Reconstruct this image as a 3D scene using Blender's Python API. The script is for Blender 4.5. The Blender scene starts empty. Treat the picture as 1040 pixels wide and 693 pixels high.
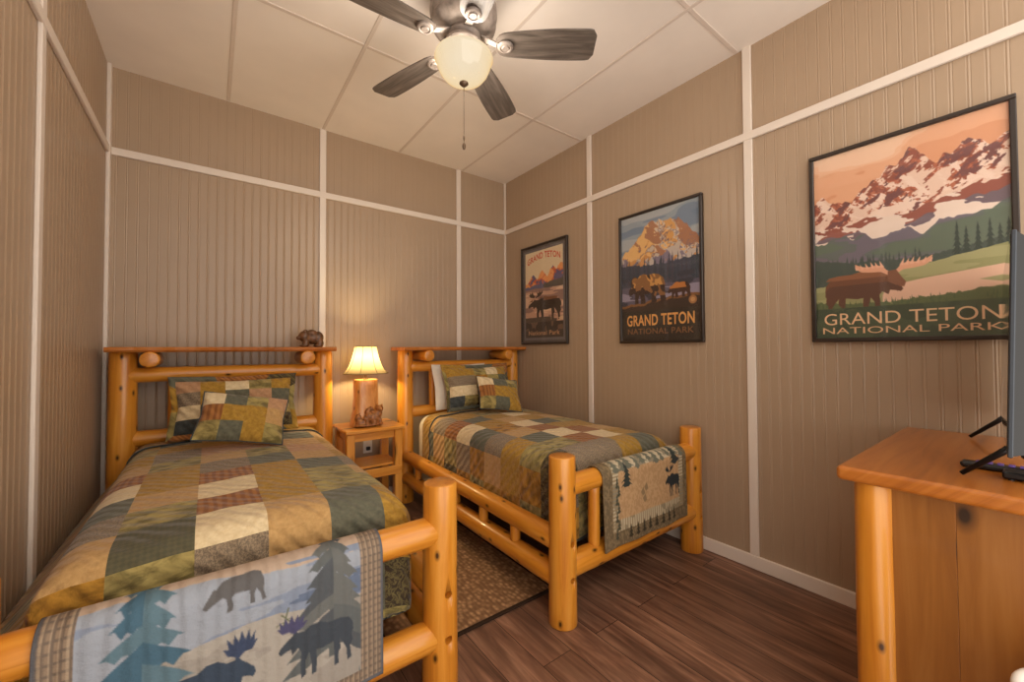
import bpy, math, random
import numpy as np
from mathutils import Vector, Matrix, noise as mnoise

random.seed(7)
PI = math.pi
SC = bpy.context.scene
COL = SC.collection

# ------------------------------------------------------------------ room size (metres)
XL, XR, YB, YF, H = -0.514, 2.497, 3.437, -0.22, 3.012
RAIL_Z = 2.485


# ================================================================== helpers
def lin(c):
    return tuple((v / 12.92 if v <= 0.04045 else ((v + 0.055) / 1.055) ** 2.4) for v in c)


def rgb(r, g, b):
    return lin((r / 255, g / 255, b / 255))


class MB:
    """collects geometry; build() links it as one mesh object"""
    def __init__(self):
        self.v, self.f, self.m, self.uv = [], [], [], []

    def face(self, idx, m=0, uv=None):
        self.f.append(tuple(idx)); self.m.append(m)
        self.uv.append(uv if uv else [(self.v[i][0] + self.v[i][1], self.v[i][2]) for i in idx])

    def box(self, lo, hi, m=0, grain=None, bev=0.0, off=None):
        lo = list(lo); hi = list(hi)
        d = [hi[i] - lo[i] for i in range(3)]
        if grain is None:
            grain = d.index(max(d))
        o = off or (random.uniform(0, 9), random.uniform(0, 9))
        b = min(bev, min(d) * 0.45)
        base = len(self.v)
        if b <= 0:
            for x in (lo[0], hi[0]):
                for y in (lo[1], hi[1]):
                    for z in (lo[2], hi[2]):
                        self.v.append((x, y, z))
            fs = [(0, 1, 3, 2), (4, 6, 7, 5), (0, 4, 5, 1), (2, 3, 7, 6), (0, 2, 6, 4), (1, 5, 7, 3)]
        else:
            # chamfered box: 3 verts per corner
            idx = {}
            for ix in (0, 1):
                for iy in (0, 1):
                    for iz in (0, 1):
                        c = [(lo, hi)[k][i] for i, k in enumerate((ix, iy, iz))]
                        s = [1 if k == 0 else -1 for k in (ix, iy, iz)]
                        for ax in range(3):
                            p = list(c)
                            for j in range(3):
                                if j != ax:
                                    p[j] += s[j] * b
                            idx[(ix, iy, iz, ax)] = len(self.v) - base
                            self.v.append(tuple(p))
            fs = []
            I = idx
            for ax in range(3):
                for k in (0, 1):
                    o1, o2 = [j for j in range(3) if j != ax]
                    q = []
                    for a, c in ((0, 0), (1, 0), (1, 1), (0, 1)):
                        t = [0, 0, 0]; t[ax] = k; t[o1] = a; t[o2] = c
                        q.append(I[(t[0], t[1], t[2], ax)])
                    fs.append(tuple(q))
            for ax in range(3):      # edges along ax
                o1, o2 = [j for j in range(3) if j != ax]
                for a in (0, 1):
                    for c in (0, 1):
                        t0 = [0, 0, 0]; t1 = [0, 0, 0]
                        t0[o1] = t1[o1] = a; t0[o2] = t1[o2] = c; t1[ax] = 1
                        fs.append((I[(*t0, o1)], I[(*t1, o1)], I[(*t1, o2)], I[(*t0, o2)]))
            for ix in (0, 1):
                for iy in (0, 1):
                    for iz in (0, 1):
                        fs.append(tuple(I[(ix, iy, iz, a)] for a in range(3)))
        cen = Vector([(lo[i] + hi[i]) / 2 for i in range(3)])
        oth = [j for j in range(3) if j != grain]
        for q in fs:
            P = [Vector(self.v[base + i]) for i in q]
            n = (P[1] - P[0]).cross(P[2] - P[0])
            fc = sum(P, Vector()) / len(P)
            if n.dot(fc - cen) < 0:
                q = tuple(reversed(q)); P.reverse()
            n = (P[1] - P[0]).cross(P[2] - P[0])
            # across coordinate: the non-grain axis lying most in the face
            an = [abs(n[j]) for j in range(3)]
            ac = oth[0] if an[oth[0]] <= an[oth[1]] else oth[1]
            self.f.append(tuple(base + i for i in q)); self.m.append(m)
            if an[grain] == max(an):
                self.uv.append([(p[oth[0]] + o[0], p[oth[1]] * .3 + o[1]) for p in P])
            else:
                self.uv.append([(p[ac] + o[0], p[grain] + o[1]) for p in P])

    def log(self, p0, p1, r0, r1=None, seg=20, rings=9, amp=0.03, bend=0.0, dome=0.008, m=0, mend=1):
        p0 = Vector(p0); p1 = Vector(p1); r1 = r0 if r1 is None else r1
        ax = (p1 - p0); L = ax.length; ax.normalize()
        t = Vector((0, 0, 1)) if abs(ax.z) < .8 else Vector((1, 0, 0))
        a = ax.cross(t).normalized(); b = ax.cross(a).normalized()
        sd = random.uniform(0, 100); ou = random.uniform(0, 9); ov = random.uniform(0, 9)
        base = len(self.v)
        ts = [0.0, dome / L * .35, dome / L] + [i / (rings) for i in range(1, rings)] + [1 - dome / L, 1 - dome / L * .35, 1.0]
        sh = [dome * 1.0, dome * .35, 0] + [0] * (rings - 1) + [0, dome * .35, dome]
        for k, tt in enumerate(ts):
            r = r0 + (r1 - r0) * tt
            c = p0 + ax * (L * tt) + a * (bend * math.sin(PI * tt))
            for i in range(seg):
                th = 2 * PI * i / seg
                n = mnoise.noise(Vector((math.cos(th) * .8 + sd, math.sin(th) * .8, tt * L * 3.5 + sd)))
                n2 = mnoise.noise(Vector((sd, 7.7, tt * L * 5)))
                rr = r * (1 + amp * n + amp * .8 * n2) - sh[k]
                self.v.append(tuple(c + (a * math.cos(th) + b * math.sin(th)) * rr))
        nr = len(ts)
        for k in range(nr - 1):
            for i in range(seg):
                j = (i + 1) % seg
                q = (base + k * seg + i, base + k * seg + j, base + (k + 1) * seg + j, base + (k + 1) * seg + i)
                u0 = 2 * PI * r0 * i / seg + ou; u1 = 2 * PI * r0 * (i + 1) / seg + ou
                v0 = ts[k] * L + ov; v1 = ts[k + 1] * L + ov
                self.f.append(q); self.m.append(m)
                self.uv.append([(u0, v0), (u1, v0), (u1, v1), (u0, v1)])
        for e, k in ((0, 0), (1, nr - 1)):
            ring = [base + k * seg + i for i in range(seg)]
            cv = sum((Vector(self.v[i]) for i in ring), Vector()) / seg
            ci = len(self.v); self.v.append(tuple(cv))
            for i in range(seg):
                j = (i + 1) % seg
                q = (ring[j], ring[i], ci) if e == 0 else (ring[i], ring[j], ci)
                self.f.append(q); self.m.append(mend)
                self.uv.append([(math.cos(2 * PI * i / seg) * r0, math.sin(2 * PI * i / seg) * r0),
                                (math.cos(2 * PI * j / seg) * r0, math.sin(2 * PI * j / seg) * r0), (0, 0)])

    def lathe(self, prof, seg=40, c=(0, 0, 0), m=0, axis='z'):
        """prof: list of (r, z)"""
        base = len(self.v)
        for r, z in prof:
            for i in range(seg):
                th = 2 * PI * i / seg
                p = (r * math.cos(th), r * math.sin(th), z)
                if axis == 'x': p = (p[2], p[0], p[1])
                if axis == 'y': p = (p[0], p[2], p[1])
                self.v.append((p[0] + c[0], p[1] + c[1], p[2] + c[2]))
        for k in range(len(prof) - 1):
            for i in range(seg):
                j = (i + 1) % seg
                q = (base + k * seg + i, base + k * seg + j, base + (k + 1) * seg + j, base + (k + 1) * seg + i)
                self.f.append(q); self.m.append(m)
                self.uv.append([(i / seg * .5, prof[k][1]), ((i + 1) / seg * .5, prof[k][1]),
                                ((i + 1) / seg * .5, prof[k + 1][1]), (i / seg * .5, prof[k + 1][1])])

    def tube(self, pts, r, seg=8, m=0):
        P = [Vector(p) for p in pts]
        base = len(self.v); n = len(P)
        up = Vector((0.123, 0.2, 1)).normalized()
        for k, p in enumerate(P):
            d = (P[min(k + 1, n - 1)] - P[max(k - 1, 0)]).normalized()
            a = d.cross(up)
            if a.length < .05: a = d.cross(Vector((1, 0, 0)))
            a.normalize(); b = d.cross(a)
            rr = r[k] if isinstance(r, (list, tuple)) else r
            for i in range(seg):
                th = 2 * PI * i / seg
                self.v.append(tuple(p + (a * math.cos(th) + b * math.sin(th)) * rr))
        for k in range(n - 1):
            for i in range(seg):
                j = (i + 1) % seg
                self.face((base + k * seg + i, base + k * seg + j, base + (k + 1) * seg + j, base + (k + 1) * seg + i), m)
        self.face([base + i for i in reversed(range(seg))], m)
        self.face([base + (n - 1) * seg + i for i in range(seg)], m)

    def prism(self, pts, d, m=0):
        """pts: 3-D outline (planar), extruded by vector d"""
        n = len(pts); base = len(self.v); d = Vector(d)
        for p in pts: self.v.append(tuple(p))
        for p in pts: self.v.append(tuple(Vector(p) + d))
        self.face([base + i for i in reversed(range(n))], m)
        self.face([base + n + i for i in range(n)], m)
        for i in range(n):
            j = (i + 1) % n
            self.face((base + i, base + j, base + n + j, base + n + i), m)

    def build(self, name, mats, parent=None, smooth=False, loc=None, fix=False):
        me = bpy.data.meshes.new(name)
        me.from_pydata(self.v, [], self.f)
        me.polygons.foreach_set('material_index', self.m)
        uvl = me.uv_layers.new(name='UVMap')
        flat = [c for f in self.uv for p in f for c in p]
        uvl.data.foreach_set('uv', flat)
        for m in (mats if isinstance(mats, (list, tuple)) else [mats]):
            me.materials.append(m)
        if smooth:
            me.polygons.foreach_set('use_smooth', [True] * len(self.f))
        me.update(); me.validate()
        if fix:
            fix_normals(me)
        o = bpy.data.objects.new(name, me)
        COL.objects.link(o)
        if parent: o.parent = parent
        if loc: o.location = loc
        if smooth == 'angle':
            sharp(me, 40)
        return o


def fix_normals(me):
    import bmesh
    b = bmesh.new(); b.from_mesh(me)
    bmesh.ops.recalc_face_normals(b, faces=b.faces)
    b.to_mesh(me); b.free()


def sharp(me, deg):
    import bmesh
    b = bmesh.new(); b.from_mesh(me)
    lim = math.radians(deg)
    for e in b.edges:
        if len(e.link_faces) == 2:
            e.smooth = e.calc_face_angle(0) < lim
    b.to_mesh(me); b.free()


def thing(name, label, cat, loc=(0, 0, 0), rotz=0, group=None):
    o = bpy.data.objects.new(name, None); COL.objects.link(o)
    o.empty_display_size = .1
    o.location = loc; o.rotation_euler = (0, 0, rotz)
    return tag(o, label, cat, group)


def tag(o, label, cat, group=None):
    o['label'] = label; o['category'] = cat
    if group: o['group'] = group
    return o


def struct(o):
    o['kind'] = 'structure'
    return o


def copy_tree(o, parent=None):
    c = o.copy(); COL.objects.link(c)
    if parent: c.parent = parent
    for ch in [x for x in COL.objects if x.parent == o]:
        copy_tree(ch, c)
    return c


def blob(parts, voxel, smooth=3):
    """one continuous surface from overlapping ellipsoids: (centre, radii, rot_euler)"""
    import bmesh
    from mathutils import Euler
    b = bmesh.new()
    for p in parts:
        c, r = p[0], p[1]
        e = Euler(p[2]) if len(p) > 2 else Euler((0, 0, 0))
        M = Matrix.Translation(c) @ e.to_matrix().to_4x4() @ Matrix.Diagonal((*r, 1))
        bmesh.ops.create_icosphere(b, subdivisions=3, radius=1, matrix=M)
    me = bpy.data.meshes.new('tmp'); b.to_mesh(me); b.free()
    o = bpy.data.objects.new('tmp', me); COL.objects.link(o)
    md = o.modifiers.new('r', 'REMESH'); md.mode = 'VOXEL'; md.voxel_size = voxel
    sm = o.modifiers.new('s', 'SMOOTH'); sm.factor = .5; sm.iterations = smooth
    dg = bpy.context.evaluated_depsgraph_get()
    out = bpy.data.meshes.new_from_object(o.evaluated_get(dg))
    bpy.data.objects.remove(o); bpy.data.meshes.remove(me)
    out.polygons.foreach_set('use_smooth', [True] * len(out.polygons))
    return out


def mesh_obj(name, me, mat, parent=None, loc=None):
    me.name = name
    me.materials.clear(); me.materials.append(mat)
    o = bpy.data.objects.new(name, me); COL.objects.link(o)
    if parent: o.parent = parent
    if loc: o.location = loc
    return o


# ================================================================== materials
class NT:
    def __init__(self, name):
        self.mat = bpy.data.materials.new(name)
        self.mat.use_nodes = True
        self.t = self.mat.node_tree
        self.n = self.t.nodes; self.l = self.t.links
        self.b = self.n['Principled BSDF']

    def add(self, typ, **kw):
        nd = self.n.new(typ)
        for k, v in kw.items():
            if k in nd.inputs: nd.inputs[k].default_value = v
            else: setattr(nd, k, v)
        return nd

    def link(self, a, b): self.l.new(a, b)

    def uv(self, scale=(1, 1, 1), rot=0, obj=False):
        tc = self.n.new('ShaderNodeTexCoord')
        mp = self.n.new('ShaderNodeMapping')
        mp.inputs['Scale'].default_value = scale
        mp.inputs['Rotation'].default_value = (0, 0, rot)
        self.link(tc.outputs['Object' if obj else 'UV'], mp.inputs['Vector'])
        return mp.outputs['Vector']

    def noise(self, vec, scale=1, detail=4, rough=.55, dist=0):
        nd = self.n.new('ShaderNodeTexNoise')
        nd.inputs['Scale'].default_value = scale; nd.inputs['Detail'].default_value = detail
        nd.inputs['Roughness'].default_value = rough; nd.inputs['Distortion'].default_value = dist
        if vec is not None: self.link(vec, nd.inputs['Vector'])
        return nd.outputs['Fac']

    def ramp(self, fac, stops):
        nd = self.n.new('ShaderNodeValToRGB')
        e = nd.color_ramp.elements
        while len(e) < len(stops): e.new(.5)
        for el, (p, c) in zip(e, stops):
            el.position = p; el.color = (*c[:3], 1)
        self.link(fac, nd.inputs['Fac'])
        return nd.outputs['Color']

    def mix(self, fac, a, b, mode='MIX'):
        nd = self.n.new('ShaderNodeMix'); nd.data_type = 'RGBA'; nd.blend_type = mode
        for s, v in ((0, fac), (6, a), (7, b)):
            if hasattr(v, 'node'): self.link(v, nd.inputs[s])
            else: nd.inputs[s].default_value = v if s == 0 else (*v[:3], 1)
        return nd.outputs[2]

    def bump(self, h, strength=.3, dist=.01):
        nd = self.n.new('ShaderNodeBump')
        nd.inputs['Strength'].default_value = strength; nd.inputs['Distance'].default_value = dist
        self.link(h, nd.inputs['Height'])
        self.link(nd.outputs['Normal'], self.b.inputs['Normal'])

    def math(self, op, a, b=None):
        nd = self.n.new('ShaderNodeMath'); nd.operation = op
        for s, v in ((0, a), (1, b)):
            if v is None: continue
            if hasattr(v, 'node'): self.link(v, nd.inputs[s])
            else: nd.inputs[s].default_value = v
        return nd.outputs[0]

    def col(self, c):
        if hasattr(c, 'node'): self.link(c, self.b.inputs['Base Color'])
        else: self.b.inputs['Base Color'].default_value = (*c[:3], 1)

    def set(self, rough=.5, metal=0, spec=.5, coat=0):
        self.b.inputs['Roughness'].default_value = rough
        self.b.inputs['Metallic'].default_value = metal
        self.b.inputs['Specular IOR Level'].default_value = spec
        self.b.inputs['Coat Weight'].default_value = coat
        return self.mat


def plain(name, c, rough=.5, metal=0, spec=.5, nz=.06, scale=30, coat=0):
    t = NT(name)
    f = t.noise(t.uv(obj=True), scale, 3)
    d = tuple(v * (1 - nz * 2) for v in c)
    t.col(t.ramp(f, [(.3, d), (.7, c)]))
    return t.set(rough, metal, spec, coat)


def wood(name, dark, mid, light, rough=.32, knots=True, rarity=.62, kscale=(7, 3.0, 1), coat=.25, grain=(26, 1.6, 1), kthr=.10):
    t = NT(name)
    g = t.noise(t.uv(grain), 1.0, 5, .6, .6)
    c = t.ramp(g, [(.28, dark), (.5, mid), (.74, light)])
    big = t.noise(t.uv((5, 1.1, 1)), 1.0, 2)
    c = t.mix(t.math('MULTIPLY', big, .45), c, dark)
    if knots:
        vo = t.n.new('ShaderNodeTexVoronoi'); vo.inputs['Scale'].default_value = 1; vo.voronoi_dimensions = '2D'
        t.link(t.uv(kscale), vo.inputs['Vector'])
        sep = t.n.new('ShaderNodeSeparateColor'); t.link(vo.outputs['Color'], sep.inputs[0])
        rare = t.math('GREATER_THAN', sep.outputs[0], rarity)
        k = t.ramp(vo.outputs['Distance'], [(kthr * .55, (1, 1, 1)), (kthr, (.55, .55, .55)), (kthr * 1.9, (0, 0, 0))])
        c = t.mix(t.math('MULTIPLY', k, rare), c, tuple(v * .14 for v in dark))
    t.col(c)
    t.bump(g, .08, .004)
    return t.set(rough, 0, .5, coat)


M = {}
M['wall'] = plain('wall_paint', rgb(170, 146, 121), .36, nz=.02, scale=4, spec=.5)
M['trim'] = plain('trim_paint', rgb(226, 213, 200), .4, nz=.015, scale=6)
M['ceil'] = plain('ceiling_panel', rgb(244, 234, 224), .6, nz=.03, scale=3)
M['ceil_strip'] = plain('ceiling_strip', rgb(222, 208, 196), .55, nz=.02)
M['log'] = wood('honey_log', rgb(184, 108, 26), rgb(216, 143, 46), rgb(232, 167, 73), kscale=(11, 6, 1), kthr=.075)
M['log_end'] = wood('log_end_grain', rgb(176, 104, 34), rgb(208, 134, 52), rgb(220, 152, 70), knots=False, grain=(40, 40, 1))
M['pine'] = wood('pine_board', rgb(196, 122, 40), rgb(226, 158, 66), rgb(240, 180, 92), kscale=(6, 2.2, 1))
M['slab'] = wood('live_edge_slab', rgb(136, 72, 22), rgb(190, 112, 42), rgb(214, 142, 70))
M['dresser_top'] = wood('dresser_top', rgb(140, 76, 22), rgb(178, 104, 36), rgb(196, 124, 54), knots=False, rough=.28, kscale=(5, 2, 1))
M['dresser_panel'] = wood('dresser_panel', rgb(122, 72, 24), rgb(150, 94, 36), rgb(172, 116, 56), rough=.34, kscale=(6, 3.4, 1), grain=(18, 1.3, 1), kthr=.09, rarity=.45)
M['trunk'] = wood('lamp_trunk', rgb(180, 110, 50), rgb(222, 154, 84), rgb(238, 184, 118), grain=(60, 8, 1), kscale=(16, 9, 1))
M['carved'] = plain('carved_bear_brown', rgb(180, 116, 62), .45, nz=.35, scale=60)
M['figurine'] = plain('figurine_brown', rgb(126, 84, 50), .4, nz=.4, scale=30)
M['hole'] = plain('bolt_hole_dark', rgb(70, 32, 10), .6)
M['black'] = plain('black_plastic', rgb(22, 22, 24), .35)
M['tvframe'] = plain('tv_bezel', rgb(60, 66, 74), .4, .3)
M['screen'] = plain('tv_glass', rgb(8, 9, 10), .06, 0, .6, nz=0)
M['dark_metal'] = plain('dark_metal', rgb(40, 40, 42), .35, .7)
M['white_plastic'] = plain('white_plastic', rgb(226, 220, 210), .35, nz=.01)
M['sheet'] = plain('white_sheet', rgb(222, 212, 198), .85, nz=.03)
M['boxspring'] = plain('box_spring_cloth', rgb(96, 90, 86), .9, nz=.08)
M['frame'] = wood('poster_frame', rgb(26, 18, 13), rgb(44, 31, 23), rgb(60, 44, 33), knots=False, rough=.4)
M['blade'] = wood('fan_blade', rgb(66, 58, 52), rgb(104, 94, 86), rgb(138, 126, 116), knots=False, rough=.45, grain=(50, 4, 1), coat=.1)
M['pewter'] = plain('weathered_pewter', rgb(170, 156, 146), .5, .2, nz=.25, scale=26)
M['bronze'] = plain('aged_bronze', rgb(120, 98, 78), .4, .5, nz=.2)
M['knob'] = plain('drawer_knob_iron', rgb(48, 40, 34), .4, .6)
M['purple'] = plain('remote_purple_keys', rgb(96, 70, 150), .5)
M['rose'] = plain('rose_keys', rgb(190, 140, 130), .5)


def make_floor():
    t = NT('plank_floor')
    v = t.uv((1, 1, 1), rot=PI / 2, obj=True)
    br = t.n.new('ShaderNodeTexBrick')
    br.inputs['Scale'].default_value = 1; br.inputs['Brick Width'].default_value = 1.22
    br.inputs['Row Height'].default_value = .152; br.inputs['Mortar Size'].default_value = .0016
    br.inputs['Mortar Smooth'].default_value = .1; br.offset = .37
    br.inputs['Color1'].default_value = (0, 0, 0, 1); br.inputs['Color2'].default_value = (1, 1, 1, 1)
    br.inputs['Mortar'].default_value = (.5, .5, .5, 1)
    t.link(v, br.inputs['Vector'])
    # grain that shifts per plank
    sx = t.n.new('ShaderNodeVectorMath'); sx.operation = 'ADD'
    sc = t.n.new('ShaderNodeVectorMath'); sc.operation = 'SCALE'; sc.inputs['Scale'].default_value = 7
    t.link(br.outputs['Color'], sc.inputs[0])
    t.link(v, sx.inputs[0]); t.link(sc.outputs[0], sx.inputs[1])
    mp = t.n.new('ShaderNodeMapping'); mp.inputs['Scale'].default_value = (2.0, 22, 1)
    t.link(sx.outputs[0], mp.inputs['Vector'])
    g = t.noise(mp.outputs['Vector'], 1, 6, .62, .9)
    c = t.ramp(g, [(.25, rgb(70, 46, 35)), (.48, rgb(132, 94, 73)), (.72, rgb(182, 138, 110))])
    mp2 = t.n.new('ShaderNodeMapping'); mp2.inputs['Scale'].default_value = (1.8, 9, 1)
    t.link(sx.outputs[0], mp2.inputs['Vector'])
    g2 = t.noise(mp2.outputs['Vector'], 1, 3, .5)
    c = t.mix(t.ramp(g2, [(.35, (0, 0, 0)), (.7, (.6, .6, .6))]), c, rgb(72, 49, 38))
    c = t.mix(br.outputs['Fac'], c, rgb(22, 14, 10))
    t.col(c)
    t.bump(g, .08, .003)
    return t.set(.42, 0, .4)


M['floor'] = make_floor()


def make_rug():
    t = NT('braided_rug')
    w = t.n.new('ShaderNodeTexWave'); w.inputs['Scale'].default_value = 14; w.inputs['Distortion'].default_value = 3
    w.inputs['Detail'].default_value = 2; w.bands_direction = 'X'
    t.link(t.uv((1, 1, 1), obj=True), w.inputs['Vector'])
    vo = t.n.new('ShaderNodeTexVoronoi'); vo.inputs['Scale'].default_value = 42
    t.link(t.uv((1, .8, 1), obj=True), vo.inputs['Vector'])
    c = t.ramp(vo.outputs['Distance'], [(.1, rgb(190, 148, 106)), (.6, rgb(132, 98, 68))])
    c = t.mix(t.math('MULTIPLY', w.outputs['Fac'], .35), c, rgb(84, 60, 44))
    t.col(c)
    t.bump(vo.outputs['Distance'], -.9, .006)
    return t.set(.9, 0, .15)


M['rug'] = make_rug()
M['rug_edge'] = plain('rug_binding', rgb(52, 38, 28), .9, spec=.1)


def fabric(name, c, c2=None, pat='mottle', rough=.88):
    """patch fabric; UVs in metres; every patch is quilted by a fine bump"""
    t = NT('quilt_' + name)
    c2 = c2 or tuple(v * .7 for v in c)
    if pat == 'mottle':
        f = t.noise(t.uv((55, 55, 1)), 1, 4, .65)
        col = t.ramp(f, [(.3, c2), (.65, c)])
    elif pat == 'tweed':
        f = t.noise(t.uv((160, 120, 1)), 1, 2, .8)
        col = t.ramp(f, [(.42, c2), (.58, c)])
    elif pat == 'camo':
        f = t.noise(t.uv((14, 24, 1)), 1, 4, .6, .5)
        col = t.ramp(f, [(.38, c2), (.5, c), (.62, tuple(v * 1.35 for v in c))])
    elif pat == 'stripe':
        w = t.n.new('ShaderNodeTexWave'); w.inputs['Scale'].default_value = 12; w.inputs['Distortion'].default_value = 4
        w.inputs['Detail'].default_value = 2
        t.link(t.uv((1, .5, 1)), w.inputs['Vector'])
        col = t.ramp(w.outputs['Fac'], [(.2, c2), (.8, c)])
    elif pat == 'plaid':
        a = t.n.new('ShaderNodeTexWave'); a.inputs['Scale'].default_value = 22; t.link(t.uv(), a.inputs['Vector'])
        b = t.n.new('ShaderNodeTexWave'); b.inputs['Scale'].default_value = 22; b.bands_direction = 'Y'; t.link(t.uv(), b.inputs['Vector'])
        f = t.math('MULTIPLY', t.math('ADD', a.outputs['Fac'], b.outputs['Fac']), .5)
        col = t.ramp(f, [(.3, c2), (.7, c)])
    elif pat == 'leafy':
        f = t.noise(t.uv((34, 34, 1)), 1, 3, .5, 1.5)
        col = t.ramp(f, [(.42, c2), (.5, c), (.6, c2)])
    t.col(col)
    q = t.n.new('ShaderNodeTexWave'); q.inputs['Scale'].default_value = 10; q.inputs['Distortion'].default_value = 2.5
    q.inputs['Detail'].default_value = 1; q.bands_direction = 'DIAGONAL'
    t.link(t.uv(), q.inputs['Vector'])
    n2 = t.noise(t.uv((40, 40, 1)), 1, 3)
    t.bump(t.math('ADD', q.outputs['Fac'], t.math('MULTIPLY', n2, .8)), .8, .008)
    t.b.inputs['Sheen Weight'].default_value = .15
    return t.set(rough, 0, .2)


FAB = {
    'g': fabric('gold', rgb(178, 138, 58), rgb(142, 106, 38)),
    't': fabric('tan', rgb(194, 156, 102), rgb(170, 132, 82)),
    'c': fabric('cream', rgb(226, 206, 166), rgb(206, 182, 140)),
    's': fabric('slate', rgb(106, 104, 86), rgb(84, 84, 70)),
    'r': fabric('rust', rgb(160, 106, 56), rgb(132, 82, 42), 'stripe'),
    'k': fabric('camo', rgb(146, 130, 78), rgb(108, 96, 56), 'camo'),
    'w': fabric('tweed', rgb(152, 132, 106), rgb(112, 98, 82), 'tweed'),
    'p': fabric('plaid', rgb(92, 86, 64), rgb(82, 79, 60), 'plaid'),
    'b': fabric('bronze', rgb(158, 114, 42), rgb(122, 86, 28), 'camo'),
    'o': fabric('rose', rgb(190, 148, 110), rgb(168, 126, 92)),
    'd': fabric('dark_leaf', rgb(112, 100, 62), rgb(64, 52, 38), 'leafy'),
    'n': fabric('navy', rgb(76, 80, 78), rgb(56, 60, 60)),
}
FK = list(FAB)
FM = [FAB[k] for k in FK]
FI = {k: i for i, k in enumerate(FK)}


def painted(name, rough=.5, bumpscale=None, coat=0):
    t = NT(name)
    a = t.n.new('ShaderNodeAttribute'); a.attribute_name = 'Col'
    t.col(a.outputs['Color'])
    if bumpscale:
        if bumpscale == 'quilt':
            w = t.n.new('ShaderNodeTexWave'); w.inputs['Scale'].default_value = 9; w.inputs['Distortion'].default_value = 3
            w.inputs['Detail'].default_value = 2
            t.link(t.uv((1, .35, 1)), w.inputs['Vector'])
            n2 = t.noise(t.uv((60, 60, 1)), 1, 3)
            t.bump(t.math('ADD', w.outputs['Fac'], n2), .7, .006)
        else:
            vo = t.n.new('ShaderNodeTexVoronoi'); vo.inputs['Scale'].default_value = 130
            t.link(t.uv(), vo.inputs['Vector'])
            t.bump(vo.outputs['Distance'], -.6, .005)
    return t.set(rough, 0, .3, coat)


def make_glazing():
    t = NT('poster_glazing')
    t.n.remove(t.b)
    out = t.n['Material Output']
    tr = t.n.new('ShaderNodeBsdfTransparent'); gl = t.n.new('ShaderNodeBsdfGlossy'); gl.inputs['Roughness'].default_value = .04
    lw = t.n.new('ShaderNodeLayerWeight'); lw.inputs['Blend'].default_value = .5
    fac = t.math('ADD', t.math('MULTIPLY', t.math('POWER', lw.outputs['Facing'], 5.0), .8), .03)
    mx = t.n.new('ShaderNodeMixShader')
    t.link(fac, mx.inputs[0]); t.link(tr.outputs[0], mx.inputs[1]); t.link(gl.outputs[0], mx.inputs[2])
    t.link(mx.outputs[0], out.inputs['Surface'])
    return t.mat


M['glazing'] = make_glazing()


def make_bowl():
    t = NT('frosted_lit_glass')
    t.n.remove(t.b)
    out = t.n['Material Output']
    em = t.n.new('ShaderNodeEmission')
    lw = t.n.new('ShaderNodeLayerWeight'); lw.inputs['Blend'].default_value = .38
    nz = t.noise(t.uv((9, 9, 9), obj=True), 1, 3, .6, 1.2)
    c = t.ramp(lw.outputs['Facing'], [(.0, (.95, .80, .58)), (.5, (.96, .74, .44)), (1.0, (.86, .50, .16))])
    c = t.mix(t.math('MULTIPLY', nz, .35), c, (.80, .60, .36))
    t.link(c, em.inputs['Color'])
    em.inputs['Strength'].default_value = 1.0
    gl = t.n.new('ShaderNodeBsdfGlossy'); gl.inputs['Roughness'].default_value = .12
    mx = t.n.new('ShaderNodeMixShader'); mx.inputs[0].default_value = .05
    t.link(em.outputs[0], mx.inputs[1]); t.link(gl.outputs[0], mx.inputs[2])
    t.link(mx.outputs[0], out.inputs['Surface'])
    return t.mat


M['bowl'] = make_bowl()


def make_shade():
    t = NT('lit_lamp_shade')
    t.n.remove(t.b)
    out = t.n['Material Output']
    tl = t.n.new('ShaderNodeBsdfTranslucent'); tl.inputs['Color'].default_value = (.25, .195, .105, 1)
    df = t.n.new('ShaderNodeBsdfDiffuse'); df.inputs['Color'].default_value = (.45, .36, .21, 1)
    mx = t.n.new('ShaderNodeMixShader'); mx.inputs[0].default_value = .45
    t.link(tl.outputs[0], mx.inputs[1]); t.link(df.outputs[0], mx.inputs[2])
    t.link(mx.outputs[0], out.inputs['Surface'])
    return t.mat


M['shade'] = make_shade()


def make_bulb():
    t = NT('lit_bulb_glass')
    t.n.remove(t.b)
    tr = t.n.new('ShaderNodeBsdfTransparent'); em = t.n.new('ShaderNodeEmission')
    em.inputs['Color'].default_value = (1, .75, .45, 1); em.inputs['Strength'].default_value = 6
    mx = t.n.new('ShaderNodeMixShader'); mx.inputs[0].default_value = .3
    t.link(tr.outputs[0], mx.inputs[1]); t.link(em.outputs[0], mx.inputs[2])
    t.link(mx.outputs[0], t.n['Material Output'].inputs['Surface'])
    return t.mat


M['bulb'] = make_bulb()


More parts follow.
